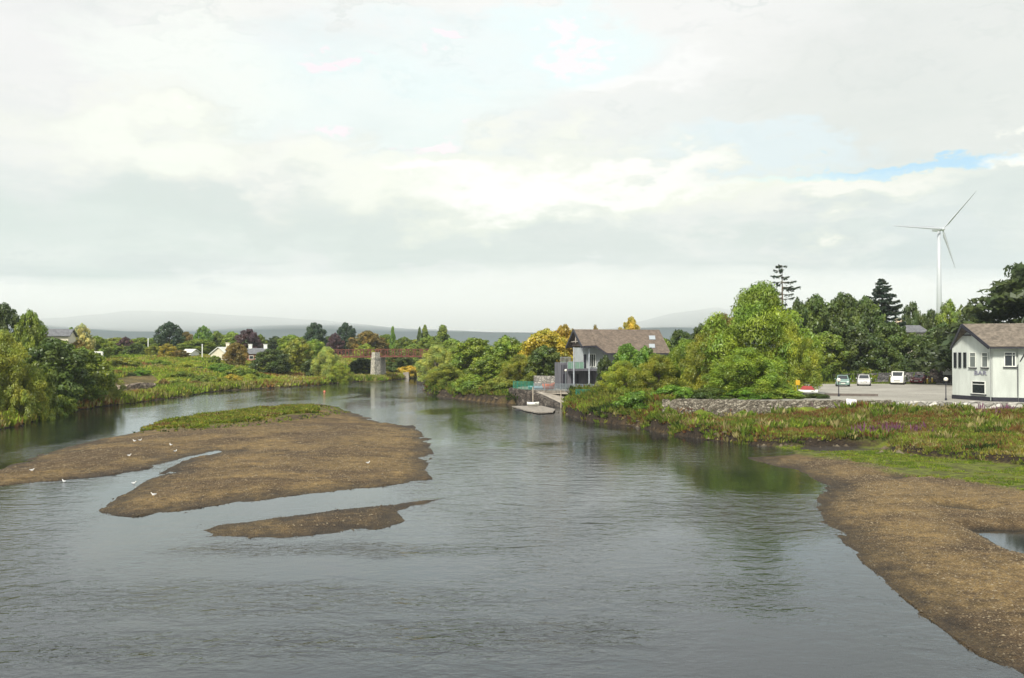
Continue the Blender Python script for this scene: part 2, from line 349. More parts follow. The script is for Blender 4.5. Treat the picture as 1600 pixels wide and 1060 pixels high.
def ground_fn(t, o):
    a = t.node('ShaderNodeAttribute', attribute_name='mask'); sp = t.node('ShaderNodeSeparateColor', i_0=a.outputs['Color'])
    ge = t.node('ShaderNodeNewGeometry'); pos = ge.outputs['Position']; z = t.node('ShaderNodeSeparateXYZ', i_0=pos).outputs[2]
    # gravel
    vo = t.node('ShaderNodeTexVoronoi'); t.put(vo.inputs['Vector'], pos); vo.inputs['Scale'].default_value = 19
    vo2 = t.node('ShaderNodeTexVoronoi'); t.put(vo2.inputs['Vector'], pos); vo2.inputs['Scale'].default_value = 3.6
    lum = t.node('ShaderNodeSeparateColor', i_0=vo.outputs['Color']).outputs[0]; lum2 = t.node('ShaderNodeSeparateColor', i_0=vo2.outputs['Color']).outputs[1]
    gr = t.ramp(lum, [(0, (.095, .069, .038)), (.35, (.146, .108, .058)), (.75, (.190, .142, .077)), (.95, (.23, .178, .102)), (1, (.28, .23, .15))], 'LINEAR')
    nb = t.noise(pos, .16, 5, .6, .3); ns = t.noise(pos, 1.7, 5, .7)
    nb2 = t.noise(t.vmath('MULTIPLY', pos, (.5, 1.6, 1)), .30, 6, .65, .6)
    gr = t.mix(t.sstep(nb, .40, .60), t.mix(1, gr, (.62, .56, .54), 'MULTIPLY'), t.mix(1, gr, (1.18, 1.08, .86), 'MULTIPLY'))
    gr = t.mix(1, gr, t.ramp(nb2, [(.35, (.70, .68, .66)), (.5, (1, 1, 1)), (.66, (1.18, 1.16, 1.08))]), 'MULTIPLY')
    gr = t.mix(1, gr, t.ramp(ns, [(.32, (.55, .55, .55)), (.6, (1.15, 1.15, 1.15))], 'LINEAR'), 'MULTIPLY')
    gr = t.mix(t.math('MULTIPLY', t.math('LESS_THAN', lum2, .12), .45), gr, (.06, .04, .025))
    wet = t.math('SUBTRACT', 1.0, t.sstep(t.math('ADD', z, t.math('MULTIPLY', t.math('SUBTRACT', ns, .5), .12)), -.01, .19))
    wn = t.math('SUBTRACT', 1.0, t.math('MULTIPLY', wet, .68)); wc = t.node('ShaderNodeCombineXYZ', i_0=wn, i_1=wn, i_2=wn)
    gr = t.mix(1, gr, wc.outputs[0], 'MULTIPLY')
    # grass
    n1 = t.noise(pos, .13, 5, .6, .5); n2 = t.noise(pos, .9, 6, .7); n3 = t.noise(pos, 5, 4, .7)
    g = t.ramp(n1, [(.30, (.080, .125, .018)), (.45, (.110, .165, .024)), (.56, (.170, .215, .030)), (.68, (.150, .130, .040))])
    g = t.mix(1, g, t.ramp(n2, [(.3, (.55, .6, .5)), (.7, (1.3, 1.25, 1.1))], 'LINEAR'), 'MULTIPLY')
    g = t.mix(1, g, t.ramp(n3, [(.3, (.6, .6, .6)), (.7, (1.35, 1.35, 1.35))], 'LINEAR'), 'MULTIPLY')
    # algae-green flat and peaty mud
    al = t.ramp(n2, [(.34, (.060, .045, .022)), (.46, (.095, .105, .022)), (.58, (.150, .180, .020)), (.66, (.100, .110, .03)), (.74, (.10, .08, .045))])
    al = t.mix(1, al, t.ramp(n3, [(.3, (.6, .6, .6)), (.7, (1.3, 1.3, 1.3))], 'LINEAR'), 'MULTIPLY')
    mud = t.ramp(n3, [(.3, (.012, .009, .007)), (.7, (.050, .036, .024))])
    c = t.mix(sp.outputs[1], gr, g); c = t.mix(sp.outputs[2], c, mud); c = t.mix(a.outputs['Alpha'], c, al)
    depth_shade = t.sstep(t.math('MULTIPLY', z, -1.0), .05, .55)
    c = t.mix(depth_shade, c, (.020, .018, .012))  # bed colour darkened with depth, standing in for light absorbed by the water
    b = bsdf(t, o, Base_Color=c, Roughness=t.math('SUBTRACT', .88, t.math('MULTIPLY', wet, .25)))
    b.inputs['Specular IOR Level'].default_value = .25
    hh = t.math('ADD', t.math('MULTIPLY', vo.outputs['Distance'], -1.0), t.math('MULTIPLY', n3, .8))
    bump(t, hh, .9, .06, b)
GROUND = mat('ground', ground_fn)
vr = np.concatenate([np.linspace(1500, 1075, 60), np.linspace(1074, 592, 560)]); Yr = (HC * F) / (vr - 545.0)
Yr = np.concatenate([[-60, -20, 2], Yr, np.geomspace(243, 2850, 90)])
tt = np.concatenate([np.linspace(-1.5, -.62, 60)[:-1], np.linspace(-.62, .62, 960), np.linspace(.62, 1.5, 60)[1:]])
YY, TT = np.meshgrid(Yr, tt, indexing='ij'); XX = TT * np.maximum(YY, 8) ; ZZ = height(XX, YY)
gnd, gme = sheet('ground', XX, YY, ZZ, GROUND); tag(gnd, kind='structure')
dR_ = sdf(XX, YY, PR); dL_ = sdf(XX, YY, PL); dT_ = sdf(XX, YY, PT); dV_ = sdf(XX, YY, PVEG); nn = fbm(XX, YY, 1.5, 3, 21); nw = fbm(XX, YY, 5, 3, 23); dT_ = dT_ + np.clip(.9 * fbm(XX, YY, 2.6, 3, 77), -.7, .7) * (YY < 130)
mk = np.zeros(XX.shape + (4,), np.float32)
mk[..., 1] = np.clip(np.maximum.reduce([sst(dL_, .3, 2.0), sst(dT_, .4, 1.4), sst(dV_ + nn, -.3, .5) * .6]), 0, 1)
mk[..., 2] = np.clip(np.maximum(sst(dL_, -.3, .2) * (1 - sst(dL_, .3, 2.0)), sst(dT_, -.35, .1) * (1 - sst(dT_ + .4 * nn, .6, 1.8))), 0, 1)
mk[..., 3] = np.clip(sst(dR_ + nw * 1.5 + nn * .8, -1.0, .6) * (1 - sst(dT_, -.3, .1)), 0, 1) * (XX > 20)
dM_ = sdf(XX, YY, PMUD) + .35 * nn; mm = sst(dM_, -.5, .1); mk[..., 1] *= 1 - mm; mk[..., 3] *= 1 - mm; mk[..., 2] = np.maximum(mk[..., 2], mm); am = mm * sst(XX / YY, .352, .362) * sst(fbm(XX, YY, 2, 2, 44), -.3, .1); mk[..., 3] = np.maximum(mk[..., 3], am)
ea = sst(sdf(XX, YY, PEARTH) + 1.2 * nw, -.6, .8); mk[..., 1] *= 1 - .85 * ea; mk[..., 2] *= 1 - ea
at = gme.attributes.new('mask', 'FLOAT_COLOR', 'POINT'); at.data.foreach_set('color', mk.ravel())

def water_fn(t, o):
    ge = t.node('ShaderNodeNewGeometry'); pos = ge.outputs['Position']
    p1 = t.vmath('MULTIPLY', pos, (.80, 1.2, 1)); 
    fine = t.noise(p1, 2.6, 3, .55, .6); mid = t.noise(p1, .9, 3, .5, .5); tiny = t.noise(pos, 7, 2, .5)
    patch = t.sstep(t.noise(t.vmath('MULTIPLY', pos, (1, .45, 1)), .07, 3, .55, .6), .40, .62)
    patch = t.math('ADD', .15, t.math('MULTIPLY', patch, .85))
    rif = None
    for (u, v, a, b) in ((430, 935, 9, 3.2), (330, 1010, 6, 2.2), (1190, 800, 6, 7), (520, 860, 8, 1.6), (760, 990, 6, 2.0)):
        c = G(u, v); l = t.vmath('LENGTH', t.vmath('MULTIPLY', t.vmath('SUBTRACT', t.vmath('ADD', pos, t.vmath('MULTIPLY', t.noise(pos, .35, 3, .6, 0, 1), (3, 2, 0))), (c.x + 1.5, c.y + 1, 0)), (1 / a, 1 / b, 0)))
        q = t.math('SUBTRACT', 1.0, t.sstep(l, .3, 1.15)); rif = q if rif is None else t.math('MAXIMUM', rif, q)
    patch = t.math('ADD', patch, t.math('MULTIPLY', rif, 1.2))
    pc = G(1590, 845); pl_ = t.vmath('LENGTH', t.vmath('MULTIPLY', t.vmath('SUBTRACT', pos, (pc.x + 1, pc.y, 0)), (1 / 6.0, 1 / 3.5, 0))); patch = t.math('MULTIPLY', patch, t.math('ADD', .05, t.sstep(pl_, .8, 1.1)))
    hgt = t.math('ADD', t.math('MULTIPLY', fine, .5), t.math('ADD', t.math('MULTIPLY', mid, 1.0), t.math('MULTIPLY', tiny, .12)))
    bp = t.node('ShaderNodeBump'); bp.inputs['Distance'].default_value = .072; t.put(bp.inputs['Height'], hgt); t.put(bp.inputs['Strength'], patch)
    gl = t.node('ShaderNodeBsdfGlossy', i_0=(.93, .97, 1.0), i_1=.06); t.l.new(bp.outputs[0], gl.inputs['Normal'])
    tr = t.node('ShaderNodeBsdfTransparent', i_0=(.74, .70, .58)); df = t.node('ShaderNodeBsdfDiffuse', i_0=(.030, .037, .043))
    m1 = t.node('ShaderNodeMixShader', i_0=.28); t.l.new(tr.outputs[0], m1.inputs[1]); t.l.new(df.outputs[0], m1.inputs[2])
    fr = t.node('ShaderNodeFresnel', i_IOR=1.55); t.l.new(bp.outputs[0], fr.inputs['Normal']); fr0 = t.node('ShaderNodeFresnel', i_IOR=1.55); frm = t.math('ADD', t.math('MULTIPLY', fr.outputs[0], .78), t.math('MULTIPLY', fr0.outputs[0], .22))
    m2 = t.node('ShaderNodeMixShader', i_0=frm); t.l.new(m1.outputs[0], m2.inputs[1]); t.l.new(gl.outputs[0], m2.inputs[2]); t.l.new(m2.outputs[0], o.inputs[0])
wx, wy = np.meshgrid(np.linspace(-600, 600, 3), np.array([-60, 100, 400]), indexing='xy')
wat, _ = sheet('river_water', wx, wy, wx * 0, mat('water', water_fn)); tag(wat, kind='structure')

# hills, far beyond the trees
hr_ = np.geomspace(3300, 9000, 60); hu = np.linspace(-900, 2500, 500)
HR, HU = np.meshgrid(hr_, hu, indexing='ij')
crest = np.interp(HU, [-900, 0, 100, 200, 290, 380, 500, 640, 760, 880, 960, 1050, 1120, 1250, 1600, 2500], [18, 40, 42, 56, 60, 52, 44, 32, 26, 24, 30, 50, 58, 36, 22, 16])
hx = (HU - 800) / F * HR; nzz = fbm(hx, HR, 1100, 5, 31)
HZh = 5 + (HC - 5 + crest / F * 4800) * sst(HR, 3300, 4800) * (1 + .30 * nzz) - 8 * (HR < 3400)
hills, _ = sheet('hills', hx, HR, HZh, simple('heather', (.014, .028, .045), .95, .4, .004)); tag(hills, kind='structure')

# haze: thin even air round the camera and the whole scene
hzb = MB().box(-4600, 4600, -300, 3000, -4, 180)
def haze_fn(t, o):
    v = t.node('ShaderNodeVolumePrincipled'); v.inputs['Color'].default_value = (.80, .90, 1.0, 1); v.inputs['Density'].default_value = .00013
    v.inputs['Anisotropy'].default_value = .0; t.l.new(v.outputs[0], o.inputs['Volume'])
hazeo = hzb.build('haze', mat('haze_air', haze_fn)); tag(hazeo, kind='stuff')

# low cloud lying on the hills, beyond the haze
cx_, cy_ = np.meshgrid(np.linspace(-9000, 9000, 150), np.linspace(3150, 9600, 60), indexing='xy'); r_, c__ = cx_.shape
ctop = 265 + 55 * fbm(cx_, cy_, 1500, 4, 301); cbot = 84 + 80 * np.clip(fbm(cx_, cy_, 1300, 5, 303), -.9, 1)
edge = np.minimum.reduce([np.minimum(np.arange(c__), np.arange(c__)[::-1])[None].repeat(r_, 0), np.minimum(np.arange(r_), np.arange(r_)[::-1])[:, None].repeat(c__, 1)]).clip(0, 1)
cmid = (ctop + cbot) / 2; ctop = np.where(edge == 0, cmid + 8, ctop); cbot = np.where(edge == 0, cmid - 8, cbot)
mb = MB(); idx = lambda i, j, k: k * r_ * c__ + i * c__ + j
for zz_ in (cbot, ctop): mb.v += list(zip(cx_.ravel().tolist(), cy_.ravel().tolist(), zz_.ravel().tolist()))
for i in range(r_ - 1):
    for j in range(c__ - 1): mb.f += [(idx(i, j, 0), idx(i + 1, j, 0), idx(i + 1, j + 1, 0), idx(i, j + 1, 0)), (idx(i, j, 1), idx(i, j + 1, 1), idx(i + 1, j + 1, 1), idx(i + 1, j, 1))]
for j in range(c__ - 1): mb.f += [(idx(0, j, 0), idx(0, j + 1, 0), idx(0, j + 1, 1), idx(0, j, 1)), (idx(r_ - 1, j, 0), idx(r_ - 1, j, 1), idx(r_ - 1, j + 1, 1), idx(r_ - 1, j + 1, 0))]
for i in range(r_ - 1): mb.f += [(idx(i, 0, 0), idx(i, 0, 1), idx(i + 1, 0, 1), idx(i + 1, 0, 0)), (idx(i, c__ - 1, 0), idx(i + 1, c__ - 1, 0), idx(i + 1, c__ - 1, 1), idx(i, c__ - 1, 1))]
def lc_fn(t, o):
    v = t.node('ShaderNodeVolumePrincipled'); v.inputs['Color'].default_value = (.98, .99, 1.0, 1); v.inputs['Density'].default_value = .0013; v.inputs['Anisotropy'].default_value = 0.0; t.l.new(v.outputs[0], o.inputs['Volume'])
tag(mb.build('low_cloud', mat('cloud_mist', lc_fn)), kind='stuff')

# ------------------------------------------------------------------ trees
def leaves(C, N, size, asp=1.0, tint=None, along=None, rg=rng, jit=.6):
    """bent-looking diamond leaf clumps: centres C, normals N"""
    n = len(C); N = N / (np.linalg.norm(N, axis=1, keepdims=True) + 1e-9)
    if along is None: along = rg.normal(size=(n, 3))
    A = along - N * (along * N).sum(1, keepdims=True); A /= np.linalg.norm(A, axis=1, keepdims=True) + 1e-9; B = np.cross(N, A)
    s = size * (1 - jit + 2 * jit * rg.random(n))[:, None]; w = s * asp
    V = np.stack([C - A * s * .5, C + B * w * .5 + A * s * .08, C + A * s * .5, C - B * w * .5 + A * s * .08], 1)
    V += rg.normal(size=V.shape) * (size * .08)
    return V.reshape(-1, 3)
def rand_dir(n, rg=rng):
    d = rg.normal(size=(n, 3)); return d / np.linalg.norm(d, axis=1, keepdims=True)
def crown(kind, seed, W=10.0, H=10.0, nleaf=9000):
    rg = np.random.default_rng(seed); r = W / 2
    if kind == 'broad': nb, z0, lo, hi, ls, asp = 26, .18, .16, .30, .34, .75
    elif kind == 'willow': nb, z0, lo, hi, ls, asp = 30, .08, .13, .26, .27, .24
    elif kind == 'shrub': nb, z0, lo, hi, ls, asp = 22, .0, .16, .30, .34, .7
    elif kind == 'pine': nb, z0, lo, hi, ls, asp = 24, .25, .12, .22, .5, .35
    elif kind == 'poplar': nb, z0, lo, hi, ls, asp = 22, .05, .20, .34, .42, .6
    elif kind == 'cypress': nb, z0, lo, hi, ls, asp = 46, .10, .15, .30, .5, .35
    nb = {'broad': 58, 'willow': 64, 'shrub': 40, 'pine': 44, 'poplar': 40, 'cypress': 60}[kind]
    prof = {'broad': lambda q: (max(0, 1 - abs(q - .42) ** 2.3 * 3.6)) ** .5, 'willow': lambda q: .62 + .38 * math.sin(math.pi * min(1, q * .85 + .22)) - .35 * q ** 3,
            'shrub': lambda q: (max(0, 1 - q ** 2.4)) ** .5, 'pine': lambda q: (.45 + .9 * q if q < .6 else 1.0) * (max(0, 1 - max(0, q - .5) ** 2 * 3.2)) ** .5,
            'cypress': lambda q: max(.3, 1.15 - .8 * q), 'poplar': lambda q: (math.sin(math.pi * min(1, .14 + q * .84)) + .12)}[kind]
    zlo = {'broad': .10, 'willow': .03, 'shrub': .0, 'pine': .30, 'poplar': .06, 'cypress': .12}[kind]
    B = []
    for i in range(nb):
        q = max(0.0, (i + .5) / nb + rg.uniform(-.03, .03)) ** .85; q = min(max(q, 0), 1); a = i * 2.39996 + rg.uniform(-.5, .5)
        rr = rg.uniform(.13, .27) * (1.9 if kind == 'poplar' else .8 if kind == 'pine' else 1) * (1.0 - .25 * q)
        lim = max(0, prof(q) - rr * .8) * rg.uniform(.72, 1.08) * (1 if i % 4 else .45)
        z_ = zlo + (1 - zlo) * q * (1 - .35 * rr)
        B.append((np.array([math.cos(a) * lim * r, math.sin(a) * lim * r, z_ * H - (rr * r * .6 if q > .7 else 0)]), rr * r))
    tot = sum(b[1] ** 2 for b in B); Vs = []; Ts = []
    for c, br in B:
        n = max(40, int(nleaf * br ** 2 / tot)); d = rand_dir(n, rg)
        d[:, 2] = np.where((d[:, 2] < 0) & (rg.random(n) < .55), -d[:, 2], d[:, 2])
        rad = br * (.40 + .80 * rg.random(n) ** .6) * (1 + .18 * np.sin(d[:, 0] * 5 + seed) * np.sin(d[:, 2] * 6 + c[0]))
        sh = np.array([1.15, 1.15, .9]) if kind != 'cypress' else np.array([1.7, 1.3, .38])
        if kind == 'willow': sh = np.array([1.0, 1.0, 1.2])
        if kind == 'pine': sh = np.array([1.2, 1.2, .8])
        C = c + d * rad[:, None] * sh * (H / W if kind == 'poplar' else 1) ** np.array([0, 0, .4])
        N = d + .75 * rand_dir(n, rg); N[:, 2] += .25
        al = None
        if kind in ('willow',): al = d * .6 + np.array([0, 0, .9]) + .5 * rand_dir(n, rg)
        if kind in ('cypress', 'pine'): al = d + np.array([0, 0, .4]) + .5 * rand_dir(n, rg)
        Vs.append(leaves(C, N, ls, asp, along=al, rg=rg)); bt = rg.random()
        Ts.append(np.clip(.55 * bt + .45 * rg.random(n), 0, 1))
    V = np.concatenate(Vs); T = np.concatenate(Ts)
    V[:, 2] = np.maximum(V[:, 2], .02 * H)
    # exact outer size
    k = W / (np.percentile(V[:, 0], 99.3) - np.percentile(V[:, 0], .7)); V[:, :2] *= k
    V[:, 2] *= H / np.percentile(V[:, 2], 99.7)
    me = np_mesh('crown_' + kind, V, 4, tint=T); return me, [(b[0] * [k, k, 1], b[1]) for b in B]
def wood(B, H, kind, seed):
    rg = random.Random(seed); m = MB(); top = (B[0][0] * 0)
    tr = .022 * H + .05; pts = []; n = 6
    hh = (.62 if kind != 'poplar' else .9) * H
    if kind in ('shrub',): hh = .35 * H; tr *= .6
    for i in range(n + 1):
        q = i / n; pts.append((math.sin(q * 3 + seed) * .15 * q * (1 + H * .04), math.cos(q * 2 + seed) * .12 * q, -.4 + (hh + .4) * q))
    m.tube(pts, [tr * (1.35 if i == 0 else 1 - .75 * i / n) for i in range(n + 1)], 8)
    for c, br in sorted(B, key=lambda b: -b[1])[:12]:
        q = rg.uniform(.25, .85) * hh; q = min(q, c[2] * .9); k = max(0, min(n - 1, int((q + .4) / (hh + .4) * n))); a = Vector(pts[k]); b = Vector(c)
        mid = a.lerp(b, .5) + Vector((0, 0, .06 * H)) * rg.uniform(-.3, 1)
        m.tube([a, mid, b], [tr * .42, tr * .28, tr * .10], 6)
    return m
PROTO = {}
def proto(kind, i):
    key = (kind, i)
    if key not in PROTO:
        H = {'poplar': 14.0, 'pine': 11.0, 'shrub': 5.0}.get(kind, 10.0); W_ = {'poplar': 4.0}.get(kind, 10.0)
        me, B = crown(kind, i * 13 + len(kind) * 7, W_, H, {'willow': 50000, 'shrub': 11000, 'cypress': 17000}.get(kind, 16000))
        o = wood(B, H, kind, i + 3).build('trunk', None); wm = o.data; wm.materials.append(BARK); bpy.data.objects.remove(o)
        PROTO[key] = (me, wm, W_, H)
    return PROTO[key]
cnt = {}
def plant(name, kind, colour, u, vtop, wpx, Y, label, cat='tree', group=None, zb=None, rz=None, bark=None, off=0):
    cnt[kind] = cnt.get(kind, -1) + 1; me, wm, W_, H = proto(kind, cnt[kind] % 4 if kind != 'cypress' else 0)
    x = (u - 800) / F * Y; zb = (hz(x, Y) if zb is None else zb) - .1; top = P(u, vtop, Y).z; h = max(top - zb, .6); w = wpx / F * Y
    e = empty(name, (x, Y, zb), random.uniform(0, 6.28) if rz is None else rz, label, cat, group)
    e.scale = (w / W_, w / W_, h / H)
    tk = link('trunk', wm, None, e); cr = link('crown' if cat != 'shrub' else 'foliage', me, None, e)
    if not me.materials: me.materials.append(LEAF['green'])
    cr.material_slots[0].link = 'OBJECT'; cr.material_slots[0].material = LEAF[colour]
    if bark: tk.material_slots[0].link = 'OBJECT'; tk.material_slots[0].material = bark
    return e

def conifer(name, u, vtop, wpx, Y, label, sparse=False, visible_base=None, colour='spruce', seed=1):
    rg = np.random.default_rng(seed); x = (u - 800) / F * Y; zb = hz(x, Y) - .1; H = P(u, vtop, Y).z - zb; Wd = wpx / F * Y
    e = empty(name, (x, Y, zb), 0, label, 'tree'); m = MB()
    m.tube([(0, 0, -.3), (.1, 0, H * .5), (.02, 0, H * .97)], [.30, .2, .04], 8)
    Vs = []; Ts = []; z = H * .25
    while z < H * .985:
        q = 1 - z / H; L0 = Wd * .5 * min(1, (.22 + q * 4.2) if sparse else (.12 + q * 3.0))
        for k in range(4 if sparse else 7):
            a = rg.random() * 6.28; L = L0 * rg.uniform(.45, 1.15) if sparse else L0 * rg.uniform(.65, 1.1); dr = rg.uniform(-.25, .05)
            d = np.array([math.cos(a), math.sin(a), 0]); zz = z + rg.uniform(-.2, .2)
            tip = d * L + np.array([0, 0, zz + dr * L + .12 * L]); midp = d * L * .55 + np.array([0, 0, zz + dr * L * .9])
            m.tube([(0, 0, zz), tuple(midp), tuple(tip)], [.06, .04, .015], 4)
            n = int((40 if sparse else 75) * max(L, .5)); s = rg.random(n) ** (.6 if sparse else .8)
            C = np.where(s[:, None] < .55, d * L * s[:, None] + [0, 0, 1] * (zz + dr * .9 * L * s[:, None] / .55), midp + (tip - midp) * ((s[:, None] - .55) / .45))
            side = np.array([-d[1], d[0], 0]); C = C + side * rg.normal(size=(n, 1)) * (.12 * L + .06) * (1.1 - s[:, None]) + [0, 0, -1] * np.abs(rg.normal(size=(n, 1))) * .16
            Vs.append(leaves(C, rand_dir(n, rg) + [0, 0, .6], .34, .35, along=d + side * rg.normal(size=(n, 1)) * .6, rg=rg)); Ts.append(rg.random(n))
        z += (.85 if sparse else .5) * rg.uniform(.8, 1.2)
    m.build('trunk', BARK, e)
    me = np_mesh('crown_conifer', np.concatenate(Vs), 4, tint=np.concatenate(Ts)); link('crown', me, LEAF[colour], e); return e

